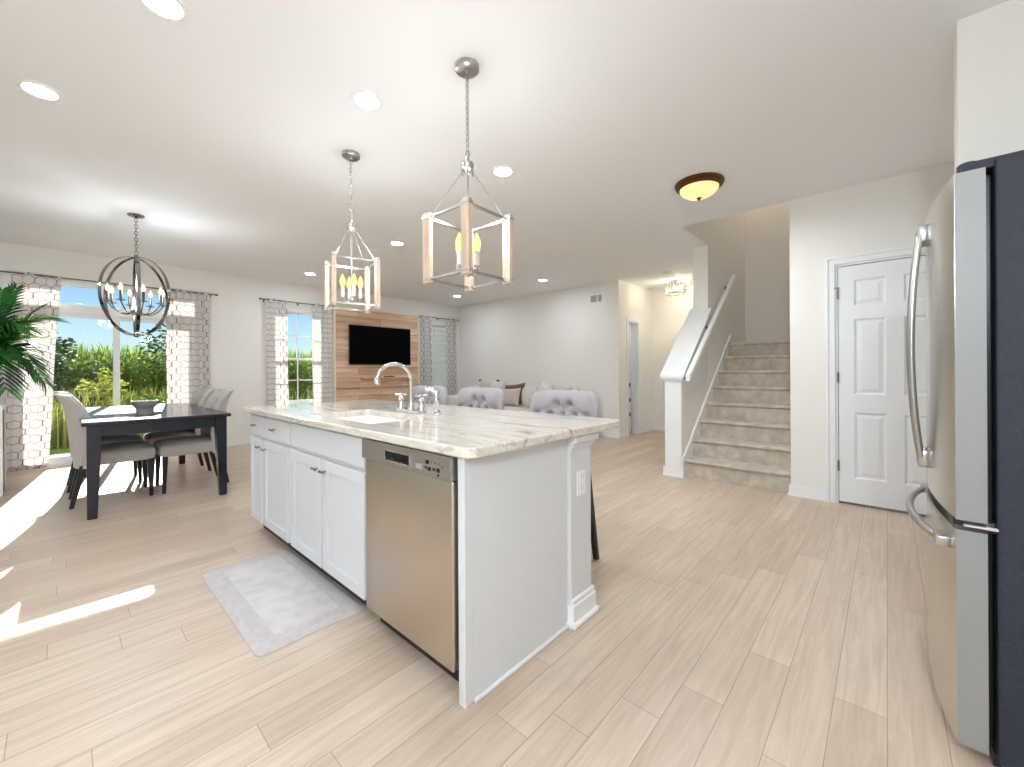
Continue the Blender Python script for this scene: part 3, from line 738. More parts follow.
# control strip built round a hand-grip pocket
hx0, hx1 = -1.555, -1.375; hz0, hz1 = 0.803, 0.846
for a, b, z0, z1 in ((xa, hx0, *P0), (hx1, xb, *P0), (hx0, hx1, P0[0], hz0), (hx0, hx1, hz1, P0[1])):
    box(bm, a, b, YF - 0.026, YF + 0.02, z0, z1)
cp = part('control_panel', bm, M_steel_d, dw)
bm = NB(); box(bm, hx0, hx1, YF + 0.012, YF + 0.0195, hz0, hz1); part('grip_pocket', bm, M_black, cp, label='dark hand grip pocket')
bm = NB()
for (p, q) in (((hx0, hz0), (hx1, hz0)), ((hx1, hz0), (hx1, hz1)), ((hx1, hz1), (hx0, hz1)), ((hx0, hz1), (hx0, hz0))):
    bar(bm, (p[0], YF - 0.026, p[1]), (q[0], YF - 0.026, q[1]), 0.007, 0.006, upv=(0, 1, 0))
part('grip_rim', bm, M_chrome, cp)
bm = NB(); box(bm, -1.335, -1.290, YF - 0.0275, YF - 0.0255, 0.802, 0.822); part('display', bm, mat('grey_display', hexc('9EA0A2'), 0.2), cp)
for bx, bz, w in ((-1.262, 0.836, 0.009), (-1.235, 0.838, 0.004), (-1.214, 0.838, 0.004), (-1.192, 0.838, 0.004), (-1.272, 0.815, 0.005), (-1.25, 0.812, 0.009), (-1.222, 0.814, 0.006), (-1.196, 0.814, 0.009), (-1.172, 0.83, 0.004), (-1.196, 0.797, 0.005)):
    bm = NB(); box(bm, bx - w, bx + w, YF - 0.0285, YF - 0.0255, bz - w * 0.8, bz + w * 0.8, 0.0005, 1); part('button', bm, M_black if w > 0.0045 else M_knob, cp)
bm = NB(); box(bm, xa + 0.01, xb - 0.01, YF + 0.055, YF + 0.075, 0.012, 0.10); part('kick_plate', bm, M_black, dw)

# end panel, rear panel, post
ep = thing('island_end_panel', 'white end panel of the island beside the dishwasher', 'panel', (-1.12, 1.24, 0))
bm = NB(); box(bm, -1.112, XE, YF, 1.56, 0, CZ - 0.002, 0.002, 1); part('panel', bm, M_cab, ep)
bm = NB(); box(bm, -1.118, XE + 0.003, YF - 0.003, YF + 0.035, 0.0, CZ - 0.003, 0.003, 1); part('corner_stile', bm, M_cab, ep)
bm = NB(); box(bm, XE, XE + 0.014, YF + 0.036, 1.557, 0, 0.018, 0.006, 2); part('shoe_molding', bm, M_trim, ep)
bp_ = thing('island_back_panel', 'white rear panel of the island behind the bar stools', 'panel', (-2.3, 1.55, 0))
bm = NB(); box(bm, -3.490, -1.115, 1.537, 1.556, 0, CZ - 0.002, 0.001, 1); part('panel', bm, M_cab, bp_)
bm = NB(); box(bm, -3.490, -1.25, 1.556, 1.568, 0, 0.1, 0.003, 1); part('baseboard', bm, M_trim, bp_)
ps = thing('island_post', 'square white post with crown and base molding carrying the counter overhang', 'post', (-1.15, 1.65, 0))
bm = NB(); box(bm, -1.235, -1.068, 1.562, 1.735, 0, CZ - 0.002, 0.002, 1); part('shaft', bm, M_cab, ps)
bm = NB()
for z, zz, o in ((0.800, 0.822, 0.008), (0.820, 0.842, 0.018), (0.840, CZ - 0.003, 0.030)):
    box(bm, -1.235 - o, -1.068 + o, 1.562, 1.735 + o, z, zz, 0.004, 2)
part('crown', bm, M_cab, ps)
bm = NB(); box(bm, -1.252, -1.052, 1.558, 1.755, 0, 0.10, 0.003, 1); box(bm, -1.247, -1.058, 1.562, 1.750, 0.10, 0.125, 0.006, 2); box(bm, -1.262, -1.038, 1.545, 1.766, 0, 0.025, 0.008, 2); part('base_molding', bm, M_trim, ps)

def outlet(name, label, loc, axis, grp):
    T = thing(name, label, 'outlet', loc, grp); x, y, z = loc
    def bb(bm, d0, d1, w0, w1, h0, h1, bev=0):
        if axis == 'x': box(bm, x + d0, x + d1, y + w0, y + w1, z + h0, z + h1, bev)
        else: box(bm, x + w0, x + w1, y - d1, y - d0, z + h0, z + h1, bev)
    bm = NB(); bb(bm, 0, 0.006, -0.035, 0.035, -0.058, 0.058, 0.003); part('plate', bm, M_white_pl, T)
    for s in (-1, 1):
        bm = NB(); bb(bm, 0.006, 0.009, -0.017, 0.017, s * 0.027 - 0.018, s * 0.027 + 0.018, 0.002); r = part('receptacle', bm, M_white_pl, T)
        bm = NB(); bb(bm, 0.009, 0.0096, -0.008, -0.006, s * 0.027 - 0.004, s * 0.027 + 0.008); bb(bm, 0.009, 0.0096, 0.006, 0.008, s * 0.027 - 0.004, s * 0.027 + 0.008); part('slots', bm, M_dark, r)
    return T
outlet('power_outlet', 'white double outlet on the white island post', (-1.068, 1.645, 0.645), 'x', None)
outlet('power_outlet', 'white double outlet low on the wall behind the right-hand dining chairs', (XW, 1.95, 0.40), 'x', None)

# countertop with sink cut-out
def rrect(x0, x1, y0, y1, r, n=6):
    pts = []
    for cx, cy, a in ((x1 - r, y0 + r, -PI / 2), (x1 - r, y1 - r, 0), (x0 + r, y1 - r, PI / 2), (x0 + r, y0 + r, PI)):
        for k in range(n + 1): pts.append((cx + r * math.cos(a + k / n * PI / 2), cy + r * math.sin(a + k / n * PI / 2)))
    return pts
def slab(outer, inner, z0, z1, ch=0.006):
    bm = bmesh.new()
    def loop(pts, z): return [bm.verts.new((x, y, z)) for x, y in pts]
    def inset(pts, d):
        c = Vector((sum(p[0] for p in pts) / len(pts), sum(p[1] for p in pts) / len(pts))); out = []
        n = len(pts)
        for i in range(n):
            a, b, cc = Vector(pts[i - 1]), Vector(pts[i]), Vector(pts[(i + 1) % n])
            t = (cc - a).normalized(); nn = Vector((-t.y, t.x)); out.append(tuple(b + nn * d))
        return out
    oi = inset(outer, ch)
    T_o = loop(oi, z1); M_o = loop(outer, z1 - ch); M2 = loop(outer, z0 + ch); B_o = loop(oi, z0)
    T_i = loop(inner, z1); B_i = loop(inner, z0); n = len(outer); k = len(inner)
    for A, B in ((T_o, M_o), (M_o, M2), (M2, B_o)):
        for i in range(n): bm.faces.new((A[i], A[(i + 1) % n], B[(i + 1) % n], B[i]))
    for i in range(k): bm.faces.new((T_i[i], T_i[(i + 1) % k], B_i[(i + 1) % k], B_i[i]))
    for O, I in ((T_o, T_i), (B_o, B_i)):
        ed = []
        for L in (O, I):
            for i in range(len(L)):
                e = bm.edges.get((L[i], L[(i + 1) % len(L)])) or bm.edges.new((L[i], L[(i + 1) % len(L)])); ed.append(e)
        bmesh.ops.triangle_fill(bm, edges=ed, use_beauty=True)
    return bm
bm = slab(rrect(-3.537, -1.018, 0.903, 1.975, 0.045), rrect(-2.63, -1.87, 1.02, 1.42, 0.03), CZ, 0.915)
tag(build('countertop', bm, M_granite), 'pale veined granite countertop over the whole island', 'countertop')

# sink
sk_ = thing('sink', 'white undermount sink set in the granite island top', 'sink', (-2.25, 1.22, 0.67))
bm = NB(); zr = CZ - 0.001
o1 = rrect(-2.65, -1.85, 1.00, 1.44, 0.035); o2 = rrect(-2.622, -1.878, 1.028, 1.412, 0.03); o3 = rrect(-2.60, -1.90, 1.05, 1.39, 0.06)
A = [bm.verts.new((x, y, zr)) for x, y in o1]; B = [bm.verts.new((x, y, zr)) for x, y in o2]; C_ = [bm.verts.new((x, y, 0.69)) for x, y in o3]
A2 = [bm.verts.new((x, y, 0.67)) for x, y in o1]
n = len(o1)
for P_, Q in ((A, B), (B, C_), (A, A2)):
    for i in range(n): bm.faces.new((P_[i], P_[(i + 1) % n], Q[(i + 1) % n], Q[i]))
bm.faces.new(C_); bm.faces.new(A2[::-1]); part('basin', bm, mat('white_fireclay', hexc('F3EEE6'), 0.15), sk_)
bm = NB(); lathe(bm, [(0.045, 0.6905), (0.045, 0.694), (0.03, 0.694), (0.02, 0.6915)], 20, (-2.25, 1.25, 0)); part('drain', bm, M_chrome, sk_, True)

# bridge faucet
fx, fy, fz = -2.205, 1.475, 0.915
fa = thing('faucet', 'chrome gooseneck kitchen faucet with two cross handles behind the sink', 'faucet', (fx, fy, fz))
bm = NB(); prism(bm, [(x, y) for x, y in rrect(fx - 0.145, fx + 0.145, fy - 0.028, fy + 0.028, 0.027)], 'z', fz, fz + 0.022)
lathe(bm, [(0.026, 0.02), (0.022, 0.035), (0.017, 0.06), (0.0135, 0.09)], 20, (fx, fy, fz)); part('base_plate', bm, M_chrome, fa, True)
bm = NB(); pts = [(fx, fy, fz + 0.06), (fx, fy, fz + 0.20)]
for k in range(17):
    a = PI * k / 16 * 0.97
    pts.append((fx, fy - 0.115 + 0.115 * math.cos(a), fz + 0.20 + 0.105 * math.sin(a)))
tube(bm, pts, 0.0105, 14); part('spout', bm, M_chrome, fa, True)
e0, e1 = Vector(pts[-2]), Vector(pts[-1]); dd = (e1 - e0).normalized()
bm = NB(); tube(bm, [e1 - dd * 0.01, e1 + dd * 0.008, e1 + dd * 0.022, e1 + dd * 0.026], [0.0135, 0.018, 0.018, 0.016], 14); part('aerator', bm, M_chrome, fa, True)
for s in (-1, 1):
    hx = fx + s * 0.112
    bm = NB(); lathe(bm, [(0.027, 0.02), (0.026, 0.03), (0.019, 0.05), (0.016, 0.075), (0.019, 0.085), (0.012, 0.095), (0.010, 0.105)], 18, (hx, fy, fz))
    for a in (0.5, 0.5 + PI / 2):
        dx, dy = math.cos(a) * 0.034, math.sin(a) * 0.034; z = fz + 0.11
        tube(bm, [(hx - dx, fy - dy, z), (hx + dx, fy + dy, z)], 0.0055, 8)
        for q in (-1, 1): ellipsoid(bm, (hx + q * dx, fy + q * dy, z), (0.0085, 0.0085, 0.0085), 10, 6)
    ellipsoid(bm, (hx, fy, fz + 0.112), (0.011, 0.011, 0.010), 12, 8); part('handle', bm, M_chrome, fa, True)
# side sprayer
sx, sy = -1.965, 1.49
sp_ = thing('side_sprayer', 'chrome side sprayer standing right of the faucet', 'sprayer', (sx, sy, fz))
bm = NB(); lathe(bm, [(0.028, 0), (0.028, 0.006), (0.021, 0.014), (0.017, 0.032)], 18, (sx, sy, fz)); part('base', bm, M_chrome, sp_, True)
bm = NB(); lathe(bm, [(0.013, 0.03), (0.015, 0.05), (0.019, 0.08), (0.018, 0.115), (0.014, 0.135), (0.010, 0.145)], 18, (sx, sy, fz)); part('body', bm, M_chrome, sp_, True)
bm = NB(); tube(bm, [(sx, sy, fz + 0.128), (sx - 0.015, sy - 0.02, fz + 0.152), (sx - 0.028, sy - 0.03, fz + 0.155), (sx - 0.042, sy - 0.042, fz + 0.146)], [0.012, 0.013, 0.0125, 0.015], 12); part('spray_head', bm, M_chrome, sp_, True)

# kitchen mat
km = thing('kitchen_mat', 'grey woven cushioned mat on the floor before the sink cabinet', 'mat', (-2.43, 0.78, 0))
mo = rrect(-2.945, -1.905, 0.535, 1.018, 0.03)
bm = NB(); A = [bm.verts.new((x, y, 0.0005)) for x, y in mo]; B = [bm.verts.new((x, y, 0.004)) for x, y in mo]
mi = rrect(-2.915, -1.935, 0.565, 0.988, 0.03); C_ = [bm.verts.new((x, y, 0.017)) for x, y in mi]
n = len(mo)
for P_, Q in ((A, B), (B, C_)):
    for i in range(n): bm.faces.new((P_[i], P_[(i + 1) % n], Q[(i + 1) % n], Q[i]))
bm.faces.new(C_); bm.faces.new(A[::-1]); part('border', bm, M_matb, km)
bm = NB(); mi = rrect(-2.85, -1.99, 0.625, 0.93, 0.02); mj = rrect(-2.84, -2.0, 0.635, 0.92, 0.02)
A = [bm.verts.new((x, y, 0.0165)) for x, y in mi]; B = [bm.verts.new((x, y, 0.019)) for x, y in mj]
for i in range(n): bm.faces.new((A[i], A[(i + 1) % n], B[(i + 1) % n], B[i]))
bm.faces.new(B); bm.faces.new(A[::-1]); part('pad', bm, M_mat, km)

# ================================================================== REFRIGERATOR
FY0, FY1 = 1.80, 2.71; FYC = (FY0 + FY1) / 2; FH = (FY1 - FY0) / 2
fr = thing('refrigerator', 'stainless french-door refrigerator with dark side at the right', 'refrigerator', (0.55, FYC, 0))
def ffront(y): return 0.150 - 0.036 * (1 - ((y - FYC) / FH) ** 2)
def fdoor(name, ya, yb, z0, z1, edge0=True, edge1=True):
    bm = NB(); n = 22; poly = []
    for k in range(n + 1):
        y = ya + (yb - ya) * k / n; poly.append((ffront(y), y))
    poly = [(0.212, ya)] + poly + [(0.212, yb)]
    prism(bm, poly, 'z', z0, z1)
    return part(name, bm, M_steel_f, fr, True)
bm = NB(); box(bm, 0.230, 0.97, FY0 + 0.003, FY1 - 0.003, 0.035, 1.775, 0.006, 2); part('cabinet', bm, M_fridge, fr, label='dark textured cabinet side')
bm = NB(); box(bm, 0.212, 0.231, FY0 + 0.070, FY1 - 0.070, 0.05, 1.755); part('gasket', bm, M_black, fr)
dl = fdoor('door', FY0, FYC - 0.003, 0.722, 1.752); dr = fdoor('door', FYC + 0.003, FY1, 0.722, 1.752)
dd_ = fdoor('freezer_drawer', FY0, FY1, 0.055, 0.692)
for ddoor, a, b, z0, z1 in ((dl, FY0, None, 0.724, 1.750), (dd_, FY0, None, 0.057, 0.690)):
    bm = NB(); box(bm, 0.1505, 0.2125, FY0 - 0.003, FY0 + 0.002, z0 - 0.002, z1 + 0.002); part('side_skin', bm, mat('grey_door_edge', hexc('979694'), 0.5, 0.15), ddoor)
for y, par, sg in ((FYC - 0.045, dl, -1), (FYC + 0.045, dr, 1)):
    bm = NB(); pts = []; xs0 = ffront(y)
    for k in range(21):
        t = k / 20; z = 0.80 + 0.915 * t; bow = math.sin(PI * t) ** 0.7 if 0 < t < 1 else 0
        pts.append((xs0 - 0.012 - 0.034 * bow, y + sg * 0.018 * bow, z))
    tube(bm, pts, 0.011, 10)
    for z in (0.83, 1.685): box(bm, xs0 - 0.030, xs0 + 0.006, y - 0.014, y + 0.014, z - 0.032, z + 0.032, 0.006, 2)
    part('handle', bm, M_nickel, par, True)
bm = NB(); pts = []
for k in range(25):
    t = k / 24; y = FY0 + 0.075 + (FY1 - FY0 - 0.15) * t; bow = math.sin(PI * t) ** 0.6 if 0 < t < 1 else 0
    pts.append((ffront(y) - 0.008 - 0.042 * bow, y, 0.632))
tube(bm, pts, 0.0125, 10)
for y in (FY0 + 0.085, FY1 - 0.085): box(bm, ffront(y) - 0.03, ffront(y) + 0.006, y - 0.035, y + 0.035, 0.616, 0.648, 0.005, 2)
part('handle', bm, M_nickel, dd_, True)
bm = NB(); box(bm, 0.165, 0.30, FY0 + 0.012, FY0 + 0.075, 1.753, 1.783, 0.006, 2); lathe(bm, [(0.024, 0), (0.024, 0.028), (0.018, 0.033)], 16, (0.182, FY0 + 0.042, 1.755)); part('hinge_cover', bm, M_fridge, fr)
bm = NB(); box(bm, 0.165, 0.24, FY0 + 0.004, FY0 + 0.06, 0.700, 0.712, 0.003, 1); part('middle_hinge', bm, M_chrome, fr)
bm = NB(); box(bm, 0.145, 0.23, FY0 + 0.02, FY1 - 0.02, 0.691, 0.723); part('drawer_gap_shade', bm, M_black, fr)  # black strip standing in for the shade inside the open gap
for y in (FY0 + 0.05, FY1 - 0.05):
    for x in (0.27, 0.9): bm = NB(); tube(bm, [(x, y, 0), (x, y, 0.036)], 0.022, 10); part('foot', bm, M_black, fr)
bm = NB(); box(bm, 0.225, 0.24, FY0 + 0.03, FY1 - 0.03, 0.012, 0.05); part('grille', bm, M_black, fr)

# ================================================================== LIGHT FIXTURES
M_can = emit('downlight_glow', (0.85, 0.96, 1.08), CAN_L)
def can(x, y, label):
    T = thing('recessed_light', label, 'ceiling light', (x, y, CEIL - 0.012), 'round recessed ceiling lights')
    bm = NB(); lathe(bm, [(0.064, CEIL - 0.004), (0.068, CEIL - 0.010), (0.082, CEIL - 0.008), (0.088, CEIL - 0.0005), (0.064, CEIL - 0.0005)], 32, (x, y, 0), False, False); part('trim_ring', bm, M_white_pl, T, True)
    bm = NB(); lathe(bm, [(0.064, CEIL - 0.003), (0.064, CEIL - 0.007)], 32, (x, y, 0)); part('lens', bm, M_can, T)
    return T
for x, y, l in ((-3.46, -0.076, 'recessed ceiling light at the far left, nearest the dining side of the kitchen'),
                (-2.214, 1.195, 'recessed ceiling light between the two lantern pendants'),
                (-2.265, 0.295, 'recessed ceiling light cut by the top edge, left of the pendants'),
                (-2.222, 2.342, 'recessed ceiling light just right of the near lantern chain'),
                (-4.413, 2.765, 'recessed ceiling light between the two lanterns, far behind them'),
                (-6.78, 2.669, 'recessed ceiling light near the window wall left of the far lantern'),
                (-6.616, 5.559, 'recessed ceiling light near the far living room corner'),
                (-4.387, 5.614, 'recessed ceiling light before the living room back wall, below the near lantern'),
                (-5.2, -2.0, 'added unseen ceiling light behind the camera on the dining side'),  # out of view, added for extra light
                (-0.35, -0.9, 'added unseen ceiling light over the kitchen counter wall')):  # also out of view, added to brighten the kitchen side
    can(x, y, l)
can(-4.3, 7.35, 'added ceiling light in the unseen study behind the hall doorway')  # added so the doorway looks bright from the hall

def chain(bm, x, y, z0, z1, link=0.034, r=0.0026, w=0.009):
    n = max(2, int((z1 - z0) / (link * 0.78))); st = (z1 - z0) / n
    for i in range(n):
        zc = z0 + st * (i + 0.5); h = st * 0.64; pts = []
        for k in range(12):
            a = 2 * PI * k / 12; c, s = math.cos(a) * w, math.sin(a) * h
            pts.append((x + (c if i % 2 else 0), y + (0 if i % 2 else c), zc + s))
        tube(bm, pts, r, 6, closed=True)
    return bm

M_amber = emit('amber_filament_bulb', (1.0, 0.66, 0.26), 1.6)
M_filament = emit('hot_filament', (1.0, 0.82, 0.55), 1.6)
M_candle = mat('silver_candle_sleeve', hexc('E4E0DA'), 0.4)
def bulb(bm, x, y, z, s=1.0): lathe(bm, [(0.006 * s, 0), (0.012 * s, 0.008 * s), (0.018 * s, 0.028 * s), (0.0165 * s, 0.045 * s), (0.009 * s, 0.065 * s), (0.001, 0.082 * s)], 14, (x, y, z))

def lantern(loc, label, rot):
    T = thing('pendant_lantern', label, 'pendant light', (0, 0, 0), 'lantern pendants over the island')
    zt, zb, hw = 1.977, 1.622, 0.145
    bm = NB(); lathe(bm, [(0.0, CEIL - 0.0005), (0.062, CEIL - 0.0005), (0.062, CEIL - 0.022), (0.055, CEIL - 0.028), (0.012, CEIL - 0.030), (0.010, CEIL - 0.045), (0.0, CEIL - 0.046)], 28, cap0=False, cap1=False); part('canopy', bm, M_nickel, T, True)
    bm = NB(); chain(bm, 0, 0, 2.275, CEIL - 0.045); tube(bm, [(0.004, 0.003, 2.26), (-0.003, 0.004, 2.45), (0.004, -0.003, 2.60), (0, 0, CEIL - 0.04)], 0.0018, 6); part('chain', bm, M_nickel, T)
    bm = NB(); lathe(bm, [(0.006, 2.19), (0.012, 2.195), (0.033, 2.205), (0.036, 2.235), (0.030, 2.243), (0.012, 2.25), (0.008, 2.275)], 24)
    for k in range(4):
        a = PI / 4 + k * PI / 2; lathe(bm, [(0.005, 2.175), (0.007, 2.19), (0.005, 2.206)], 8, (0.027 * math.cos(a), 0.027 * math.sin(a), 0))
    pts = [(0.016 * math.cos(2 * PI * k / 16), 0, 2.285 + 0.022 * math.sin(2 * PI * k / 16)) for k in range(16)]; tube(bm, pts, 0.003, 6, closed=True)
    part('hub', bm, M_nickel, T, True)
    for sx in (-1, 1):
        for sy in (-1, 1):
            bm = NB(); tube(bm, [(0.02 * sx, 0.02 * sy, 2.195), (0.132 * sx, 0.132 * sy, zt - 0.01)], 0.0028, 6); part('support_rod', bm, M_nickel, T)
            bm = NB(); box(bm, hw * sx - 0.027, hw * sx + 0.027, hw * sy - 0.014, hw * sy + 0.014, zb, zt, 0.003, 1); p = part('post', bm, M_pend, T)
            for z in (zt - 0.026, zb + 0.014):
                bm = NB(); box(bm, hw * sx - 0.029, hw * sx + 0.029, hw * sy - 0.016, hw * sy + 0.016, z, z + 0.012, 0.001, 1); part('band', bm, M_nickel, p)
    for z, nm in ((zt - 0.020, 'top_frame'), (zb + 0.020, 'bottom_frame')):
        bm = NB()
        for s in (-1, 1):
            box(bm, -hw, hw, hw * s - 0.006, hw * s + 0.006, z - 0.006, z + 0.006); box(bm, hw * s - 0.006, hw * s + 0.006, -hw, hw, z - 0.006, z + 0.006)
        part(nm, bm, M_nickel, T)
    bm = NB(); tube(bm, [(0, 0, 2.2), (0, 0, 1.70)], 0.006, 10); lathe(bm, [(0.004, 1.655), (0.016, 1.665), (0.022, 1.685), (0.014, 1.70), (0.008, 1.72)], 18); part('stem', bm, M_nickel, T, True)
    for k in range(4):
        a = k * PI / 2 + 0.05; c, s = math.cos(a), math.sin(a); R_ = 0.062
        bm = NB(); tube(bm, [(0.012 * c, 0.012 * s, 1.683), (0.035 * c, 0.035 * s, 1.668), (0.054 * c, 0.054 * s, 1.675), (R_ * c, R_ * s, 1.70)], 0.005, 8); lathe(bm, [(0.007, 1.698), (0.016, 1.702), (0.016, 1.707)], 14, (R_ * c, R_ * s, 0)); ar = part('arm', bm, M_nickel, T, True)
        bm = NB(); lathe(bm, [(0.0125, 1.707), (0.0125, 1.775), (0.008, 1.779)], 14, (R_ * c, R_ * s, 0)); part('candle_sleeve', bm, M_candle, ar, True)
        bm = NB(); bulb(bm, R_ * c, R_ * s, 1.778, 1.15); part('bulb', bm, M_amber, ar, True, 'glowing amber bulb')
    T.location = loc; T.rotation_euler = (0, 0, rot)
    return T
l1 = lantern((-1.591, 1.412, 0), 'wood and metal lantern pendant nearer the camera, over the island', 0.03)
l2 = dup(l1, (-2.849, 1.411, 0), -0.26, 'wood and metal lantern pendant nearer the window wall, over the island')
for o in (l1, l2): lamp('lantern_light', (o.location.x, o.location.y, 1.985), PEND_W, (0.92, 0.96, 1.0), 0.06).parent = None

# orb chandelier
ch = thing('orb_chandelier', 'round metal orb chandelier of hoops hanging over the dining table', 'chandelier', (-5.506, 0.502, 1.9))
cx, cy, cz, R0 = -5.506, 0.502, 1.932, 0.388
bm = NB(); lathe(bm, [(0.0, CEIL - 0.0005), (0.066, CEIL - 0.0005), (0.066, CEIL - 0.012), (0.05, CEIL - 0.02), (0.012, CEIL - 0.028), (0.0, CEIL - 0.04)], 28, (cx, cy, 0), False, False); part('canopy', bm, M_dknickel, ch, True)
bm = NB(); chain(bm, cx, cy, cz + R0 + 0.03, CEIL - 0.035, 0.04, 0.0035, 0.011); part('chain', bm, M_dknickel, ch)
bm = NB(); tube(bm, [(cx, cy, cz + R0 + 0.03), (cx, cy, cz - R0 + 0.02)], 0.009, 10)
lathe(bm, [(0.003, -0.02), (0.022, -0.01), (0.026, 0.01), (0.018, 0.03), (0.012, 0.05)], 16, (cx, cy, cz - R0))
lathe(bm, [(0.012, -0.02), (0.04, -0.01), (0.045, 0.02), (0.02, 0.045), (0.012, 0.06)], 16, (cx, cy, cz - 0.165)); lathe(bm, [(0.010, -0.03), (0.018, -0.01), (0.018, 0.015), (0.008, 0.03)], 14, (cx, cy, cz + R0)); part('stem', bm, M_dknickel, ch, True)
for k, (a, rr) in enumerate(((0.56, R0), (0.78 + PI / 2, R0 * 0.985), (-0.045, R0 * 0.97))):
    bm = NB(); d = Vector((math.cos(a), math.sin(a), 0)); nrm = Vector((-math.sin(a), math.cos(a), 0))
    pts = [Vector((cx, cy, cz)) + d * (rr * math.cos(2 * PI * i / 64)) + Vector((0, 0, 1)) * (rr * math.sin(2 * PI * i / 64)) for i in range(64)]
    ribbon(bm, pts, nrm, 0.028, 0.004); part('hoop', bm, M_dknickel, ch, True)
for k in range(8):
    a = k * PI / 4 + 0.15; c, s = math.cos(a), math.sin(a); RA = 0.21
    bm = NB(); pts = []
    for i in range(9):
        t = i / 8; pts.append((cx + c * (0.02 + (RA - 0.02) * t), cy + s * (0.02 + (RA - 0.02) * t), cz - 0.15 - 0.055 * math.sin(PI * t * 0.75) + 0.115 * t * t))
    tube(bm, pts, 0.006, 8); e = pts[-1]; lathe(bm, [(0.004, 0), (0.036, 0.006), (0.036, 0.010), (0.012, 0.012)], 16, e); ar = part('arm', bm, M_dknickel, ch, True)
    bm = NB(); lathe(bm, [(0.011, 0.010), (0.011, 0.095), (0.007, 0.10)], 12, e); part('candle_sleeve', bm, mat('dark_candle_sleeve', hexc('5A5048'), 0.4, 0.5) if k == 0 else bpy.data.materials['dark_candle_sleeve'], ar, True)
    bm = NB(); bulb(bm, e[0], e[1], e[2] + 0.098, 0.95); part('bulb', bm, M_filament, ar, True, 'glowing candle bulb')
lamp('chandelier_light', (cx, cy, cz - 0.02), CHAN_W, (0.90, 0.96, 1.02), 0.10)
bpy.data.objects['chandelier_light'].location = (cx + 0.06, cy + 0.03, cz + 0.13)

# bronze flush bowl light
fl = thing('flush_ceiling_light', 'bronze rimmed amber glass bowl light on the ceiling before the stairs', 'ceiling light', (-1.161, 3.616, CEIL))
lx, ly = -1.161, 3.616
bm = NB(); lathe(bm, [(0.0, -0.0005), (0.188, -0.0005), (0.192, -0.012), (0.178, -0.022), (0.182, -0.034), (0.165, -0.046), (0.152, -0.050), (0.150, -0.03), (0.0, -0.02)], 40, (lx, ly, CEIL), False, False); part('rim', bm, M_bronze, fl, True)
m, nt, b = principled('amber_alabaster_glass')
b.inputs['Base Color'].default_value = (*hexc('E8C08A'), 1); b.inputs['Roughness'].default_value = 0.3
tc = nt.nodes.new('ShaderNodeTexCoord'); nz = nt.nodes.new('ShaderNodeTexNoise'); nz.inputs['Scale'].default_value = 9; nt.links.new(tc.outputs['Object'], nz.inputs['Vector'])
rp = nt.nodes.new('ShaderNodeValToRGB'); rp.color_ramp.elements[0].color = (*hexc('E8A860'), 1); rp.color_ramp.elements[1].color = (*hexc('FFDFA8'), 1); nt.links.new(nz.outputs['Fac'], rp.inputs['Fac'])
nt.links.new(rp.outputs['Color'], b.inputs['Emission Color']); b.inputs['Emission Strength'].default_value = 1.05
bm = NB(); prof = [(0.151 * math.cos(t * PI / 2 / 10), -0.045 - 0.082 * math.sin(t * PI / 2 / 10)) for t in range(10)] + [(0.004, -0.127)]; lathe(bm, prof, 40, (lx, ly, CEIL), False, True); part('bowl', bm, m, fl, True, 'glowing amber glass bowl')
bm = NB(); lathe(bm, [(0.002, -0.152), (0.007, -0.146), (0.014, -0.134), (0.022, -0.127), (0.010, -0.124)], 18, (lx, ly, CEIL)); part('finial', bm, M_bronze, fl, True)

def area_down(name, x, y, z, size, watts, col=(0.88, 0.96, 1.04)):
    d = bpy.data.lights.new(name, 'AREA'); d.shape = 'DISK'; d.size = size; d.energy = watts; d.color = col
    o = bpy.data.objects.new(name, d); COL.objects.link(o); o.location = (x, y, z); return o
area_down('flush_light', lx, ly, CEIL - 0.156, 0.26, FLUSH_W)
kl = thing('added_fill_fixture', 'added fill lamp fixture over the kitchen aisle behind the camera', 'ceiling light', (0.35, -1.2, CEIL))  # unseen fixture made up to go with the added fill light
kx, ky = 0.35, -1.2
bm = NB(); lathe(bm, [(0.0, -0.0005), (0.08, -0.0005), (0.08, -0.02), (0.012, -0.025), (0.012, -0.30), (0.0, -0.305)], 24, (kx, ky, CEIL), False, False); part('canopy', bm, M_nickel, kl, True)
for k in range(3):
    a = k * 2 * PI / 3; bm = NB(); tube(bm, [(kx, ky, CEIL - 0.29), (kx + 0.06 * math.cos(a), ky + 0.06 * math.sin(a), CEIL - 0.31), (kx + 0.12 * math.cos(a), ky + 0.12 * math.sin(a), CEIL - 0.28)], 0.006, 8); part('arm', bm, M_nickel, kl)
lamp('added_kitchen_fill', (kx, ky, CEIL - 0.70), FILL_W, (0.85, 0.96, 1.08), 0.12)  # fill light added behind the camera for the right side and ceiling
lamp('added_stair_fill', (-1.0, 6.6, 5.0), STAIR_FILL_W, (1, 0.93, 0.83), 0.10)  # bare light added out of view to brighten the stairwell

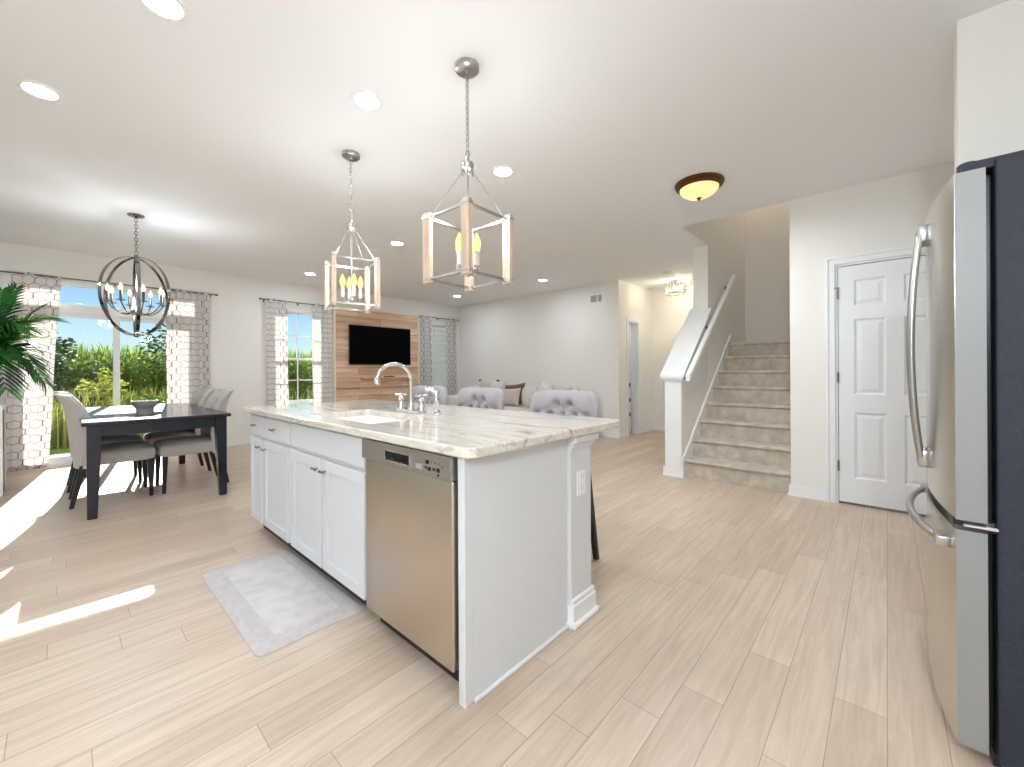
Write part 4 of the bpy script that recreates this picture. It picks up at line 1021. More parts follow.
# crystal drum light in the hall
hl = thing('crystal_ceiling_light', 'crystal drum ceiling light in the hallway left of the stairs', 'ceiling light', (-2.73, 7.25, CEIL))
hx, hy = -2.73, 7.25
bm = NB(); lathe(bm, [(0.0, -0.0005), (0.10, -0.0005), (0.10, -0.018), (0.02, -0.022), (0.015, -0.06), (0.0, -0.061)], 24, (hx, hy, CEIL), False, False); part('canopy', bm, M_chrome, hl, True)
for z in (-0.055, -0.235):
    bm = NB(); pts = [(hx + 0.165 * math.cos(2 * PI * k / 40), hy + 0.165 * math.sin(2 * PI * k / 40), CEIL + z) for k in range(40)]; ribbon(bm, pts, (0, 0, 1), 0.018, 0.005)
    for k in range(4): bar(bm, (hx, hy, CEIL + z), (hx + 0.163 * math.cos(k * PI / 2), hy + 0.163 * math.sin(k * PI / 2), CEIL + z), 0.006)
    part('ring', bm, M_chrome, hl)
m = mat('crystal', hexc('F4EFE8'), 0.05, 0.0, spec=1.0); m.node_tree.nodes['Principled BSDF'].inputs['Transmission Weight'].default_value = 0.6
for k in range(20):
    a = 2 * PI * k / 20; bm = NB(); x, y = hx + 0.165 * math.cos(a), hy + 0.165 * math.sin(a)
    for z in (-0.09, -0.135, -0.18): lathe(bm, [(0.001, z - 0.022), (0.017, z), (0.001, z + 0.022)], 6, (x, y, CEIL)); 
    tube(bm, [(x, y, CEIL - 0.235), (x, y, CEIL - 0.055)], 0.002, 5); part('crystal_strand', bm, m, hl)
for k in range(3):
    a = 2 * PI * k / 3 + 0.4; bm = NB(); bulb(bm, hx + 0.06 * math.cos(a), hy + 0.06 * math.sin(a), CEIL - 0.17, 1.2); part('bulb', bm, M_filament, hl, True)
lamp('hall_light', (hx, hy, CEIL - 0.15), HALL_W, (1.0, 0.90, 0.70), 0.04)

sd = thing('smoke_detector', 'small round smoke detector on the hallway ceiling', 'smoke detector', (-2.60, 6.55, CEIL))
bm = NB(); lathe(bm, [(0.0, -0.0005), (0.065, -0.0005), (0.065, -0.02), (0.05, -0.034), (0.0, -0.036)], 24, (-2.60, 6.55, CEIL), False, False); part('housing', bm, M_white_pl, sd, True)
bm = NB(); lathe(bm, [(0.008, -0.038), (0.008, -0.034)], 10, (-2.58, 6.53, CEIL)); part('test_button', bm, M_knob, sd)

# air return grille on the chase
av = thing('air_vent', 'white wall vent with grey louvers high on the living room back wall', 'vent', (-3.95, YB, 2.43))
vx0, vx1, vz0, vz1 = -4.03, -3.76, 2.40, 2.56
bm = NB(); 
for a, b, c, d_ in ((vx0, vx1, vz0, vz0 + 0.02), (vx0, vx1, vz1 - 0.02, vz1), (vx0, vx0 + 0.02, vz0, vz1), (vx1 - 0.02, vx1, vz0, vz1), ((vx0 + vx1) / 2 + 0.01, (vx0 + vx1) / 2 + 0.035, vz0, vz1)):
    box(bm, a, b, YB - 0.012, YB, c, d_, 0.002, 1)
part('frame', bm, M_white_pl, av)
bm = NB()
for k in range(8):
    z = vz0 + 0.025 + k * 0.0155; bar(bm, (vx0 + 0.015, YB - 0.006, z), (vx1 - 0.015, YB - 0.006, z), 0.014, 0.002, upv=(0, 0.5, 1))
part('louvers', bm, mat('grey_louvers', hexc('A9A7A3'), 0.5), av)

# ================================================================== DINING TABLE AND CHAIRS
tb = thing('dining_table', 'dark navy wooden dining table before the patio door', 'table', (-5.68, 0.6, 0))
TX0, TX1, TY0, TY1, TZ = -6.78, -4.67, 0.10, 1.10, 0.782
bm = NB(); box(bm, TX0, TX1, TY0, TY1, TZ - 0.032, TZ, 0.006, 2); part('tabletop', bm, M_black_wood, tb)
bm = NB(); e = 0.045
box(bm, TX0 + e, TX1 - e, TY0 + e, TY0 + e + 0.022, TZ - 0.125, TZ - 0.033); box(bm, TX0 + e, TX1 - e, TY1 - e - 0.022, TY1 - e, TZ - 0.125, TZ - 0.033)
box(bm, TX1 - e - 0.022, TX1 - e, TY0 + e, TY1 - e, TZ - 0.125, TZ - 0.033); box(bm, TX0 + e, TX0 + e + 0.022, TY0 + e, TY1 - e, TZ - 0.125, TZ - 0.033); part('apron', bm, M_black_wood, tb)
for x, sx in ((TX0 + 0.075, -1), (TX1 - 0.075, 1)):
    for y, sy in ((TY0 + 0.075, -1), (TY1 - 0.075, 1)):
        bm = NB(); t = bmesh.new(); r = bmesh.ops.create_cube(t, size=1)
        for v in r['verts']:
            h = 0.045 if v.co.z > 0 else 0.030
            ox = sx * (0.045 - h); oy = sy * (0.045 - h)
            v.co = Vector((x + ox + (h if v.co.x > 0 else -h), y + oy + (h if v.co.y > 0 else -h), TZ - 0.033 if v.co.z > 0 else 0))
        bmesh.ops.bevel(t, geom=list(t.edges), offset=0.004, segments=1, affect='EDGES'); tmpmerge(bm, t); part('leg', bm, M_black_wood, tb)
bw = thing('bowl', 'grey footed bowl in the middle of the dark dining table', 'bowl', (-5.25, 0.535, TZ))
M_bowl = mat('grey_stoneware', hexc('8E8883'), 0.5, var=0.1, vscale=20)
bm = NB(); lathe(bm, [(0.066, 0.0), (0.066, 0.052), (0.069, 0.058), (0.092, 0.082), (0.097, 0.122), (0.094, 0.125), (0.087, 0.121), (0.078, 0.088), (0.03, 0.070), (0.0, 0.068)], 32, (-5.25, 0.535, TZ), True, False); part('body', bm, M_bowl, bw, True)
bm = NB(); pts = [(-5.25 + 0.095 * math.cos(2 * PI * k / 32), 0.535 + 0.095 * math.sin(2 * PI * k / 32), TZ + 0.124) for k in range(32)]; tube(bm, pts, 0.005, 6, closed=True); part('rim', bm, mat('pale_bowl_rim', hexc('C9C4BE'), 0.4), bw, True)

def padded_back(Wd, H, T, wing, roll, btn, rtop, nu=44, nv=40, fit=None, waist=0.0):
    """tufted upholstered back, local: x across, +y is the front, z up from 0"""
    rows = btn
    def width(z):
        r = rtop; d = max(0, z - (H - r)); return (Wd / 2 - r + math.sqrt(max(0, r * r - d * d))) * (1 - waist * max(0, 1 - z / (0.6 * H)))
    def center(s, z):
        w = width(z); x = s * w
        lean = -0.16 * (z / H) ** 1.2 * fit - roll * max(0, z / H - 0.72) ** 2 * 6
        y = lean + wing * abs(s) ** 2.6 * (0.35 + 0.65 * math.sin(PI * min(1, z / H * 0.85 + 0.12)))
        return Vector((x, y, z))
    def front(s, z):
        p = center(s, z); d = 0
        for (bx, bz) in rows:
            q = ((p.x - bx) ** 2 + (z - bz) ** 2); d += 0.022 * math.exp(-q / 0.0011)
        # diagonal folds between neighbouring buttons
        for i, (bx, bz) in enumerate(rows):
            for (cx_, cz_) in rows[i + 1:]:
                L2 = (cx_ - bx) ** 2 + (cz_ - bz) ** 2
                if L2 < 0.030 and abs(cz_ - bz) > 0.02:
                    t = max(0, min(1, ((p.x - bx) * (cx_ - bx) + (z - bz) * (cz_ - bz)) / L2))
                    q = (p.x - bx - t * (cx_ - bx)) ** 2 + (z - bz - t * (cz_ - bz)) ** 2; d += 0.009 * math.exp(-q / 0.00022)
        puff = T * 0.5 + 0.012
        e = max(abs(s) ** 6, (max(0, z / H - 0.0)) ** 10 * 0.9)
        return p + Vector((0, puff * (1 - 0.75 * e) - d, 0))
    bm = NB()
    A = grid(bm, nu, nv, lambda a, b: front(a * 2 - 1, b * H))
    B = grid(bm, nu, nv, lambda a, b: center(a * 2 - 1, b * H) + Vector((0, -T * 0.5 * (1 - 0.6 * abs(a * 2 - 1) ** 6), 0)), flip=True)
    def stitch(L0, L1):
        for i in range(len(L0) - 1): bm.faces.new((L0[i], L0[i + 1], L1[i + 1], L1[i]))
    stitch(A[0][::-1], B[0][::-1]); stitch(A[-1], B[-1]); stitch([r[0] for r in A], [r[0] for r in B]); stitch([r[-1] for r in A][::-1], [r[-1] for r in B][::-1])
    return bm, front

def cushion(bm, x0, x1, y0, y1, z0, z1, crown=0.02, n=14):
    """soft box with a crowned top"""
    t = bmesh.new(); bmesh.ops.create_cube(t, size=1); 
    bmesh.ops.subdivide_edges(t, edges=list(t.edges), cuts=n, use_grid_fill=True)
    for v in t.verts:
        a, b, c = v.co.x * 2, v.co.y * 2, v.co.z * 2
        k = 1 - 0.05 * (abs(c) ** 4); sx = k - 0.04 * abs(b) ** 6; sy = k - 0.04 * abs(a) ** 6
        top = crown * (1 - a * a) * (1 - b * b) if c > 0 else 0
        rz_ = 1 - 0.18 * max(abs(a), abs(b)) ** 10
        v.co = Vector(((x0 + x1) / 2 + a * sx * (x1 - x0) / 2, (y0 + y1) / 2 + b * sy * (y1 - y0) / 2, (z0 + z1) / 2 + c * rz_ * (z1 - z0) / 2 + top * max(0, c)))
    tmpmerge(bm, t); return bm

def taper_leg(bm, x, y, zt, x2, y2, a, b):
    t = bmesh.new(); r = bmesh.ops.create_cube(t, size=1)
    for v in r['verts']:
        tp = v.co.z > 0; h = a if tp else b; bx, by = (x, y) if tp else (x2, y2)
        v.co = Vector((bx + (h if v.co.x > 0 else -h), by + (h if v.co.y > 0 else -h), zt if tp else 0))
    bmesh.ops.bevel(t, geom=list(t.edges), offset=0.003, segments=1, affect='EDGES'); tmpmerge(bm, t); return bm

def dining_chair():
    """local: faces +y, seat centre at x=0; rear legs at y=-0.23"""
    T = thing('dining_chair', 'x', 'chair', (0, 0, 0), 'upholstered chairs round the dining table')
    bm = NB(); cushion(bm, -0.245, 0.245, -0.24, 0.27, 0.345, 0.475, 0.03); part('seat', bm, M_linen, T, True)
    btn = [(x, z) for z, xs in ((0.22, (-0.12, 0, 0.12)), (0.32, (-0.06, 0.06)), (0.42, (-0.12, 0, 0.12)), (0.52, (-0.06, 0.06))) for x in xs]
    bm, front = padded_back(0.50, 0.655, 0.080, 0.105, 0.10, btn, 0.10, fit=0.42)
    pts = [front(b[0] / 0.25, b[1]) for b in btn]
    bmesh.ops.translate(bm, verts=list(bm.verts), vec=(0, -0.235, 0.335)); bk = part('backrest', bm, M_linen, T, True)
    for p in pts:
        bm = NB(); ellipsoid(bm, p + Vector((0, -0.235 + 0.003, 0.335)), (0.011, 0.005, 0.011), 10, 6); part('button', bm, M_linen, bk, True)
    for sx in (-1, 1):
        bm = NB(); taper_leg(bm, sx * 0.205, 0.225, 0.36, sx * 0.212, 0.235, 0.022, 0.014); part('leg', bm, M_blackleg, T)
        bm = NB(); taper_leg(bm, sx * 0.195, -0.215, 0.36, sx * 0.200, -0.29, 0.024, 0.015); part('leg', bm, M_blackleg, T)
    return T
dc = dining_chair()
dc.location = (-5.42, 0.34, 0); dc['label'] = 'grey upholstered dining chair with its back to us at the near left of the table'
dup(dc, (-6.15, 0.33, 0), 0, 'grey upholstered dining chair on the left side, behind the near left chair')
dup(dc, (-5.41, 0.90, 0), PI, 'grey upholstered dining chair at the near right corner of the table')
dup(dc, (-6.18, 0.90, 0), PI, 'grey upholstered dining chair on the right side, behind the near right chair')
dc['label'] = 'grey upholstered wingback dining chair at the near left of the table'

# bar stools
def bar_stool():
    """local: faces +y, back of backrest at y about -0.27"""
    T = thing('bar_stool', 'x', 'stool', (0, 0, 0), 'tufted bar stools behind the island')
    bm = NB(); cushion(bm, -0.225, 0.225, -0.22, 0.23, 0.575, 0.675, 0.025); part('seat', bm, M_stoolf, T, True)
    btn = [(x, z) for z, xs in ((0.125, (-0.165, 0, 0.165)), (0.225, (-0.0825, 0.0825)), (0.315, (-0.165, 0, 0.165))) for x in xs]
    btn = [(x, z) for z, xs in ((0.14, (-0.15, -0.05, 0.05, 0.15)), (0.235, (-0.20, -0.10, 0.0, 0.10, 0.20)), (0.305, (-0.05, 0.05))) for x in xs]
    bm, front = padded_back(0.53, 0.395, 0.075, 0.035, 0.0, btn, 0.095, fit=0.25, waist=0.26)
    pts = [front(b[0] / 0.262, b[1]) for b in btn]
    bmesh.ops.translate(bm, verts=list(bm.verts), vec=(0, -0.225, 0.645)); bk = part('backrest', bm, M_stoolf, T, True)
    for p in pts:
        bm = NB(); ellipsoid(bm, p + Vector((0, -0.225 + 0.002, 0.645)), (0.011, 0.005, 0.011), 10, 6); part('button', bm, M_stoolf, bk, True)
    for sx in (-1, 1):
        bm = NB(); taper_leg(bm, sx * 0.205, 0.185, 0.585, sx * 0.215, 0.20, 0.020, 0.014); part('leg', bm, M_blackleg, T)
        bm = NB(); taper_leg(bm, sx * 0.205, -0.17, 0.585, sx * 0.232, -0.245, 0.022, 0.015); part('leg', bm, M_blackleg, T)
    bm = NB(); bar(bm, (-0.21, 0.195, 0.22), (0.21, 0.195, 0.22), 0.02, 0.03); part('footrest', bm, M_blackleg, T)
    bm = NB()
    for sx in (-1, 1): bar(bm, (sx * 0.212, 0.19, 0.28), (sx * 0.218, -0.20, 0.28), 0.018, 0.025)
    part('stretcher', bm, M_blackleg, T)
    return T
st = bar_stool(); st.location = (-1.572, 1.99, 0); st.rotation_euler = (0, 0, PI)
st['label'] = 'tufted mauve grey bar stool nearest the white island post'
dup(st, (-2.375, 1.99, 0), PI, 'tufted mauve grey bar stool in the middle of the three')
dup(st, (-3.06, 1.99, 0), PI, 'tufted mauve grey bar stool behind the faucet, farthest from the post')

# ================================================================== LIVING ROOM
wp = thing('wood_accent_panel', 'reclaimed pine board wall panel carrying the television', 'wall panel', (XW, 4.38, 0))
PX = XW + 0.10
bm = NB(); box(bm, XW + 0.001, PX, 3.47, 5.305, 0.0, 2.385); part('board_face', bm, M_pine, wp)
bm = NB(); box(bm, XW + 0.001, PX + 0.01, 3.435, 3.47, 0.0, 2.415); box(bm, XW + 0.001, PX + 0.01, 5.305, 5.335, 0.0, 2.415); box(bm, XW + 0.001, PX + 0.02, 3.435, 5.335, 2.385, 2.415); part('edge_trim', bm, mat('pale_cream_edge_trim', hexc('EBDDCB'), 0.5), wp)
bm = NB(); box(bm, PX, PX + 0.045, 3.475, 5.30, 0.865, 0.905, 0.004, 1); part('ledge', bm, M_pine, wp)
bm = NB(); box(bm, PX, PX + 0.10, 3.95, 5.10, 1.03, 1.06, 0.004, 1); part('shelf', bm, mat('warm_pine_shelf', hexc('D9A878'), 0.5, var=0.1, vscale=5), wp)
rc = thing('remote_control', 'small black remote lying on the shelf below the television', 'remote', (PX + 0.06, 4.55, 1.06))
bm = NB(); box(bm, PX + 0.035, PX + 0.085, 4.45, 4.66, 1.0605, 1.082, 0.006, 2); part('body', bm, M_black, rc)
bm = NB()
for k in range(5): box(bm, PX + 0.045, PX + 0.075, 4.48 + k * 0.03, 4.49 + k * 0.03, 1.082, 1.084)
part('buttons', bm, M_knob, rc)
tv = thing('television', 'black flat screen television mounted on the pine panel', 'television', (PX, 4.43, 1.31))
bm = NB(); box(bm, PX + 0.03, PX + 0.06, 3.705, 5.075, 1.312, 2.085, 0.006, 2); part('casing', bm, M_black, tv)
bm = NB(); box(bm, PX + 0.0602, PX + 0.0615, 3.717, 5.063, 1.33, 2.073); part('screen', bm, M_tv, tv)
bm = NB(); box(bm, PX, PX + 0.03, 4.2, 4.66, 1.5, 1.9); part('wall_mount', bm, M_black, tv)

sf = thing('sofa', 'cream sofa along the living room back wall beyond the bar stools', 'sofa', (-5.3, 6.0, 0))
SX0, SX1, SY0, SY1 = -7.05, -3.85, 5.55, 6.48
bm = NB(); box(bm, SX0, SX1, SY0 + 0.03, SY1, 0.06, 0.30, 0.03, 3); part('base', bm, M_sofa, sf, True)
bm = NB(); box(bm, SX0, SX1, SY1 - 0.20, SY1, 0.30, 0.80, 0.06, 4); part('backrest', bm, M_sofa, sf, True)
for a, b in ((SX0, SX0 + 0.2), (SX1 - 0.2, SX1)):
    bm = NB(); box(bm, a, b, SY0, SY1 - 0.02, 0.06, 0.66, 0.06, 4); part('arm', bm, M_sofa, sf, True)
n3 = 3; w3 = (SX1 - SX0 - 0.4) / n3
for k in range(n3):
    bm = NB(); cushion(bm, SX0 + 0.2 + k * w3 + 0.005, SX0 + 0.2 + (k + 1) * w3 - 0.005, SY0, SY1 - 0.2, 0.30, 0.47, 0.025); part('seat_cushion', bm, M_sofa, sf, True)
    bm = NB(); t = bmesh.new(); bmesh.ops.create_cube(t, size=1); bmesh.ops.subdivide_edges(t, edges=list(t.edges), cuts=12, use_grid_fill=True)
    for v in t.verts:
        a, b, c = v.co.x * 2, v.co.y * 2, v.co.z * 2; puff = (1 - a ** 4) * (1 - c ** 4)
        v.co = Vector((SX0 + 0.2 + (k + 0.5) * w3 + a * (w3 / 2 - 0.008) * (1 - 0.04 * c ** 6), SY1 - 0.30 + b * (0.06 + 0.06 * puff) + c * 0.04, 0.66 + c * 0.21 * (1 - 0.06 * a ** 6)))
    tmpmerge(bm, t); part('back_cushion', bm, M_sofa, sf, True)
for x in (SX0 + 0.1, SX1 - 0.1):
    for y in (SY0 + 0.1, SY1 - 0.08): 
        bm = NB(); taper_leg(bm, x, y, 0.08, x, y, 0.03, 0.02); part('leg', bm, M_blackleg, sf)

def pillow(x, y, z, w, h, rx, rz_, rr, m, label, tassel=None):
    T = thing('throw_pillow', label, 'pillow', (x, y, z), 'throw pillows on the sofa')
    R_ = Matrix.Translation((x, y, z)) @ Matrix.Rotation(rz_, 4, 'Z') @ Matrix.Rotation(rx, 4, 'X') @ Matrix.Rotation(rr, 4, 'Y')
    t = bmesh.new(); bmesh.ops.create_cube(t, size=1); bmesh.ops.subdivide_edges(t, edges=list(t.edges), cuts=14, use_grid_fill=True)
    for v in t.verts:
        a, b, c = v.co.x * 2, v.co.y * 2, v.co.z * 2; f = (1 - a ** 4) * (1 - c ** 4)
        px_ = a * w / 2 * (1 - 0.10 * (1 - c * c)); pz_ = c * h / 2 * (1 - 0.10 * (1 - a * a))
        v.co = R_ @ Vector((px_, b * (0.008 + 0.075 * f ** 0.6), pz_ + h / 2))
    part('cover', t, m, T, True)
    if tassel:
        bm = NB()
        for sx in (-1, 1):
            p = R_ @ Vector((sx * w / 2 * 0.98, 0, h * 0.99)); ellipsoid(bm, p, (0.035, 0.03, 0.03), 10, 8)
        tube(bm, [R_ @ Vector((a * w / 2, 0, h * (0.985 - 0.09 * (1 - a * a)))) for a in [k / 6 - 1 for k in range(13)]], 0.010, 6)
        part('tassel_trim', bm, tassel, T, True)
    return T
M_pk = mat('blush_pillow_cloth', hexc('CDBBAF'), 0.9, var=0.05, vscale=60, bump=0.1, bscale=300)
M_pb = mat('brown_pillow_cloth', hexc('6E5A4C'), 0.9, var=0.12, vscale=30, bump=0.1, bscale=300)
M_pc = mat('ivory_pillow_cloth', hexc('DDD8CD'), 0.9, var=0.05, vscale=60, bump=0.1, bscale=300)
M_pg = mat('greige_pillow_cloth', hexc('C7BFB3'), 0.9, var=0.05, vscale=60, bump=0.1, bscale=300)
ys = 5.98
pillow(-6.25, ys + 0.02, 0.49, 0.52, 0.50, -0.25, 0.05, 0.0, M_pg, 'greige pillow with dark tassels at its top corners, leftmost on the sofa', M_pb)
pillow(-5.92, ys - 0.03, 0.49, 0.46, 0.50, -0.22, -0.1, 0.03, M_pc, 'ivory pillow between the tasselled pillow and the brown pillow')
pillow(-5.50, ys + 0.05, 0.49, 0.56, 0.44, -0.25, 0.1, -0.10, M_pb, 'dark brown pillow standing behind the blush pillow')
pillow(-5.45, ys - 0.12, 0.49, 0.50, 0.36, -0.28, 0.05, -0.04, M_pk, 'blush pillow leaning before the dark brown pillow')
pillow(-4.92, ys + 0.02, 0.49, 0.46, 0.50, -0.22, 0.1, 0.72, M_pc, 'ivory pillow set on its corner, above the nearest bar stool')
pillow(-4.36, ys, 0.49, 0.50, 0.42, -0.25, -0.15, 0.05, M_pg, 'plain greige pillow at the right end of the sofa')

# ================================================================== PALM IN PLANTER AT LEFT
pl = thing('potted_palm', 'green palm in a tall dark planter with white edges at the far left', 'plant', (-6.45, -0.56, 0))
QX0, QX1, QY0, QY1, QZ = -6.62, -6.25, -0.77, -0.385, 0.87
M_planter = mat('dark_teal_planter', hexc('1F2F3B'), 0.4)
bm = NB(); box(bm, QX0 + 0.01, QX1 - 0.01, QY0 + 0.01, QY1 - 0.01, 0.01, QZ - 0.05, 0.003, 1); part('planter', bm, M_planter, pl)
bm = NB()
for x in (QX0, QX1 - 0.03):
    for y in (QY0, QY1 - 0.03): box(bm, x, x + 0.03, y, y + 0.03, 0, QZ, 0.003, 1)
box(bm, QX0, QX1, QY0, QY1, QZ - 0.05, QZ - 0.035, 0.002, 1)
for a in ((QX0, QX1, QY0, QY0 + 0.03), (QX0, QX1, QY1 - 0.03, QY1), (QX0, QX0 + 0.03, QY0, QY1), (QX1 - 0.03, QX1, QY0, QY1)): box(bm, *a, QZ - 0.05, QZ, 0.003, 1)
part('frame', bm, M_white_pl, pl, label='white edge frame')
bm = NB(); box(bm, QX0 + 0.03, QX1 - 0.03, QY0 + 0.03, QY1 - 0.03, QZ - 0.036, QZ - 0.02); part('soil', bm, mat('dark_soil', hexc('2B2320'), 0.95, bump=0.8, bscale=60), pl)
M_palm = leafmat('palm_leaf', hexc('0E3A1A'), hexc('2F7A2C'), 4, 0.3); M_palm2 = leafmat('bright_palm_leaf', hexc('3F8F2E'), hexc('6DBB3C'), 6, 0.4)
def frond(base, tip, droop, nleaf, llen, m, seed, spread=1.0, width=0.026):
    rnd = random.Random(seed); base = Vector(base); tip = Vector(tip); bm = NB(); n = 18
    mid = [base.lerp(tip, k / n) + Vector((0, 0, droop * math.sin(PI * (k / n)) )) for k in range(n + 1)]
    tube(bm, mid, [0.007 * (1 - 0.8 * k / n) for k in range(n + 1)], 5)
    for k in range(nleaf):
        t = 0.28 + 0.72 * k / (nleaf - 1); i = min(n - 1, int(t * n)); p = mid[i].lerp(mid[i + 1], t * n - i); d = (mid[i + 1] - mid[i]).normalized()
        sd_ = d.cross(Vector((0, 0, 1)));
        if sd_.length < 0.1: sd_ = Vector((0, 1, 0))
        sd_.normalize(); upn = sd_.cross(d).normalized()
        L = llen * (0.45 + 0.75 * math.sin(PI * min(1, t * 0.95))) * rnd.uniform(0.85, 1.1)
        for s in (-1, 1):
            dirv = (d * (0.55 + 0.5 * t) + sd_ * s * spread * (1.0 - 0.25 * t) + upn * 0.12).normalized(); w = dirv.cross(upn).normalized(); row = []
            for q, ww in ((0, 0.35), (0.25, 1.0), (0.6, 0.85), (1.0, 0.02)):
                c = p + dirv * (L * q) - Vector((0, 0, 1)) * (L * 0.28 * q * q); row.append((bm.verts.new(c + w * width * ww * 0.5), bm.verts.new(c + upn * 0.003 * ww), bm.verts.new(c - w * width * ww * 0.5)))
            for a, b in zip(row[:-1], row[1:]):
                bm.faces.new((a[0], a[1], b[1], b[0])); bm.faces.new((a[1], a[2], b[2], b[1]))
    return part('frond', bm, m, pl, True)
pc = Vector((-6.43, -0.57, QZ - 0.02))
tips = [((-6.22, -0.05, 1.72), 0.30, 0), ((-6.05, -0.22, 1.60), 0.35, 0), ((-6.30, -0.18, 1.45), 0.30, 0), ((-6.10, -0.20, 1.28), 0.35, 0), ((-6.35, -0.20, 1.18), 0.30, 0), ((-6.0, -0.42, 1.38), 0.32, 0), ((-6.15, -0.38, 1.95), 0.15, 0),
        ((-6.30, -0.30, 2.0), 0.1, 0), ((-6.45, -0.15, 1.85), 0.18, 0), ((-6.60, -0.25, 1.60), 0.25, 0), ((-6.75, -0.55, 1.75), 0.25, 0), ((-6.70, -0.85, 1.70), 0.25, 0), ((-6.25, -0.95, 1.80), 0.25, 0), ((-5.95, -0.75, 1.62), 0.28, 0), ((-5.95, -0.35, 1.05), 0.45, 0), ((-6.45, -0.60, 2.02), 0.02, 0), ((-6.15, -0.12, 1.10), 0.42, 0)]
for k, (tp, dr, _) in enumerate(tips): frond(pc + Vector((random.uniform(-.04, .04), random.uniform(-.04, .04), 0)), tp, dr, 20, 0.26, M_palm2 if k in (0, 2) else M_palm, 100 + k)

# ================================================================== OUTSIDE
def ground_mat():
    return mat('lawn_grass', hexc('6E9A35'), 0.9, col2=hexc('8FB24B'), var=0.1, vscale=1.5, bump=0.8, bscale=90)
bm = NB(); box(bm, -60, -7.9, -40, 45, -0.30, -0.14); tag(build('lawn', bm, ground_mat()), kind='structure')
bm = NB(); box(bm, -9.3, -7.9, -1.2, 2.2, -0.14, -0.05, 0.01, 1); tag(build('patio_slab', bm, mat('concrete', hexc('BDB9B0'), 0.9, var=0.06, vscale=6)), kind='structure')
rnd = random.Random(11)
def blade(bm, x, y, z0, h, w, lean, a, segs=2):
    dx, dy = math.cos(a), math.sin(a); px_, py_ = -dy, dx; prev = None
    for k in range(segs + 1):
        t = k / segs; c = Vector((x + dx * lean * t * t, y + dy * lean * t * t, z0 + h * t)); ww = w * (1 - t) + 0.002
        cur = (bm.verts.new(c + Vector((px_, py_, 0)) * ww), bm.verts.new(c - Vector((px_, py_, 0)) * ww))
        if prev: bm.faces.new((prev[0], prev[1], cur[1], cur[0]))
        prev = cur
bm = NB()
for _ in range(9000):
    x = -rnd.uniform(10.6, 14.4); y = rnd.uniform(-2.5, 5.6); h = rnd.uniform(0.45, 1.0) * (0.75 + 0.35 * math.sin(y * 1.3 + x) ** 2)
    blade(bm, x, y, -0.14, h, rnd.uniform(0.008, 0.022), rnd.uniform(0.05, 0.3), rnd.uniform(0, 6.28))
tag(build('meadow_grass', bm, leafmat('tall_yellow_green_grass', hexc('76863A'), hexc('B5B564'), 0.9, 0.5)), 'tall yellow green wild grass beyond the lawn outside the windows', 'grass', kind='stuff')
bm = NB()
for _ in range(2300):
    x = -rnd.uniform(15.0, 19.5); y = rnd.uniform(-6, 13); h = rnd.uniform(1.45, 1.85)
    tube(bm, [(x, y, -0.14), (x + rnd.uniform(-.04, .04), y + rnd.uniform(-.04, .04), h)], [0.014, 0.006], 4, caps=False)
    for k in range(8):
        z = h * (0.18 + 0.10 * k); a = rnd.uniform(0, 6.28); L = rnd.uniform(0.3, 0.5); dx, dy = math.cos(a), math.sin(a); prev = None
        for q, ww, up_ in ((0, 0.022, 0), (0.4, 0.04, 0.24), (0.75, 0.03, 0.24), (1.0, 0.003, 0.08)):
            c = Vector((x + dx * L * q, y + dy * L * q, z + L * up_)); w = Vector((-dy, dx, 0)) * ww; cur = (bm.verts.new(c + w), bm.verts.new(c - w))
            if prev: bm.faces.new((prev[0], prev[1], cur[1], cur[0]))
            prev = cur
    for k in range(3): blade(bm, x, y, h - 0.02, 0.22, 0.012, rnd.uniform(0.02, 0.14), rnd.uniform(0, 6.28))
tag(build('corn_field', bm, leafmat('corn_leaf', hexc('5E8F32'), hexc('B5C455'), 0.7, 0.5)), 'tall green corn field behind the wild grass outside the windows', 'corn', kind='stuff')

def leafy(bm, c, r, n, size, rnd):
    for _ in range(n):
        while True:
            p = Vector((rnd.uniform(-1, 1), rnd.uniform(-1, 1), rnd.uniform(-1, 1)))
            if 0.3 < p.length < 1: break
        q = Vector((c[0] + p.x * r[0], c[1] + p.y * r[1], c[2] + p.z * r[2])); s = size * rnd.uniform(0.6, 1.3)
        d = Vector((rnd.uniform(-1, 1), rnd.uniform(-1, 1), rnd.uniform(-1, 1))).normalized(); _, u, v = frame_of(d)
        vs = [bm.verts.new(q + u * s), bm.verts.new(q + v * s * 0.5), bm.verts.new(q - u * s), bm.verts.new(q - v * s * 0.5)]; bm.faces.new(vs)
def shrub(x, y, r, h, m, label, seed, n=900, size=0.05, name='shrub', grp='shrubs in the wild grass'):
    rn = random.Random(seed); T = thing(name, label, 'shrub', (x, y, -0.14), grp)
    bm = NB()
    for k in range(5):
        a = rn.uniform(0, 6.28); tube(bm, [(x, y, -0.14), (x + 0.5 * r * math.cos(a), y + 0.5 * r * math.sin(a), h * 0.6)], [0.02, 0.006], 5)
    part('stems', bm, M_bark, T)
    bm = NB()
    for k in range(5): leafy(bm, (x + rn.uniform(-.4, .4) * r, y + rn.uniform(-.4, .4) * r, h * rn.uniform(0.35, 0.62)), (r * 0.6, r * 0.6, h * 0.36), n // 5, size, rn)
    part('foliage', bm, m, T); return T
M_bark = mat('grey_brown_bark', hexc('5A4D40'), 0.9, var=0.2, vscale=12, bump=0.6, bscale=30)
M_yel = leafmat('yellow_green_leaf', hexc('7F9038'), hexc('BFC162'), 3, 0.5); M_dk = leafmat('dark_green_leaf', hexc('1C3A1C'), hexc('46682C'), 2.5, 0.35); M_md = leafmat('mid_green_leaf', hexc('44702A'), hexc('84A446'), 2.5, 0.45)
shrub(-12.2, 0.55, 0.55, 1.35, M_yel, 'yellow green shrub outside the patio door, left of its middle stile', 1)
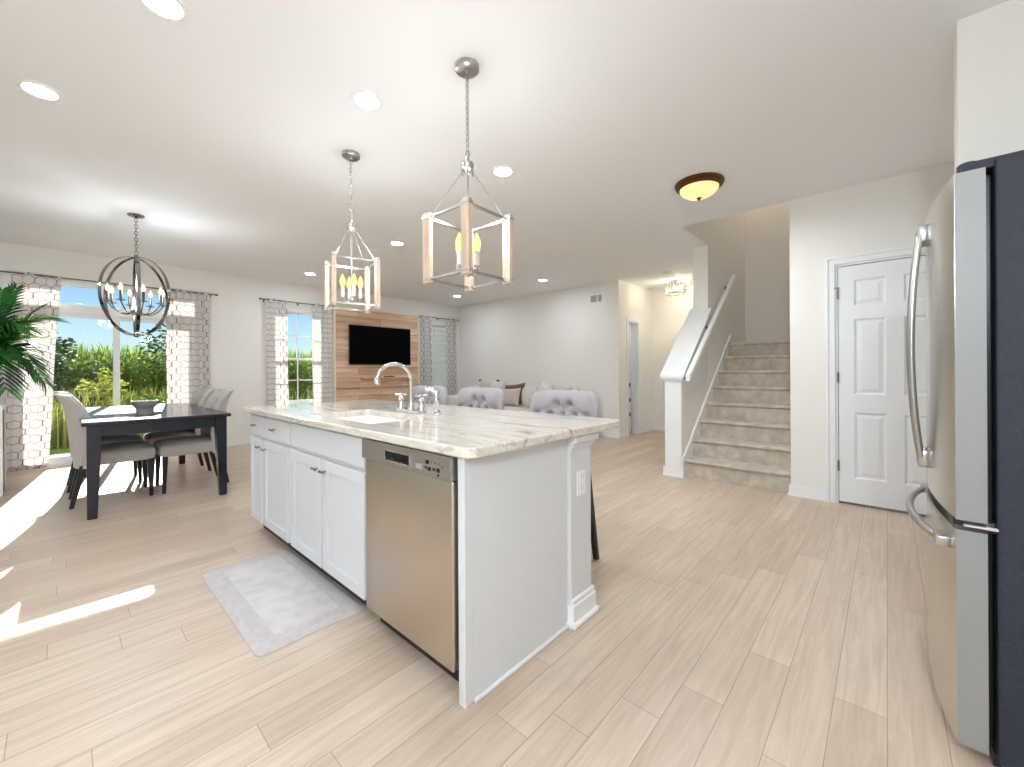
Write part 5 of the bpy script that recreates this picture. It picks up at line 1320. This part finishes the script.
shrub(-11.5, 0.20, 0.5, 0.85, M_dk, 'dark low shrub outside the patio door behind the near left chair', 2)
shrub(-11.7, 1.25, 0.6, 0.8, M_md, 'mid green shrub outside the patio door, right of its middle stile', 3)
shrub(-11.5, 4.2, 0.7, 0.85, M_dk, 'dark shrub seen through the lower sash of the middle window', 4)
def tree(x, y, h, r, m, label, seed, n=1300, size=0.07, lean=0):
    rn = random.Random(seed); T = thing('tree', label, 'tree', (x, y, -0.14), 'trees outside the patio door')
    bm = NB(); tube(bm, [(x, y, -0.14), (x + 0.05, y + lean * 0.3, h * 0.35), (x, y + lean * 0.6, h * 0.7), (x, y + lean, h * 0.95)], [0.07, 0.05, 0.03, 0.01], 8); part('trunk', bm, M_bark, T, True)
    tips_ = []
    bm = NB()
    for k in range(12):
        a = rn.uniform(0, 6.28); z = h * rn.uniform(0.35, 0.85); b0 = Vector((x, y + lean * 0.6 * z / h, z)); e = b0 + Vector((math.cos(a) * r * rn.uniform(.5, 1), math.sin(a) * r * rn.uniform(.5, 1), rn.uniform(0.1, 0.5))); tube(bm, [b0, b0.lerp(e, 0.5) + Vector((0, 0, 0.06)), e], [0.02, 0.012, 0.004], 5); tips_.append(e)
    part('branches', bm, M_bark, T)
    bm = NB()
    for e in tips_: leafy(bm, e, (r * 0.34, r * 0.34, 0.30), n // 12, size, rn)
    part('foliage', bm, m, T); return T
tree(-13.2, -0.35, 2.9, 0.62, M_dk, 'dark leafy tree outside beside the left patio door curtain', 5, 2200, 0.05)
tree(-13.4, 2.25, 2.6, 0.85, M_dk, 'thin tree outside beside the right patio door curtain', 6, 420, 0.05, -0.25)

nh = thing('neighbor_house', 'tan clapboard house seen through the window right of the wood panel', 'house', (-13, 12, -0.14))
M_sid = mat('tan_vinyl_siding', hexc('FAF0DA'), 0.7)
bm = NB()
for k in range(30): 
    z = -0.14 + k * 0.17; prism(bm, [(-11.5, z), (-11.455, z), (-11.498, z + 0.17)], 'y', 5.9, 17.0)
box(bm, -14, -11.5, 5.9, 17, -0.14, 4.96)
part('siding', bm, M_sid, nh)
bm = NB(); box(bm, -11.5, -11.45, 5.85, 6.02, -0.14, 4.96); part('corner_board', bm, M_trim, nh)
bm = NB(); prism(bm, [(-14.3, 4.96), (-11.2, 4.96), (-12.75, 6.2)], 'y', 5.6, 17.3); part('roof', bm, mat('grey_shingles', hexc('6C6863'), 0.9), nh)
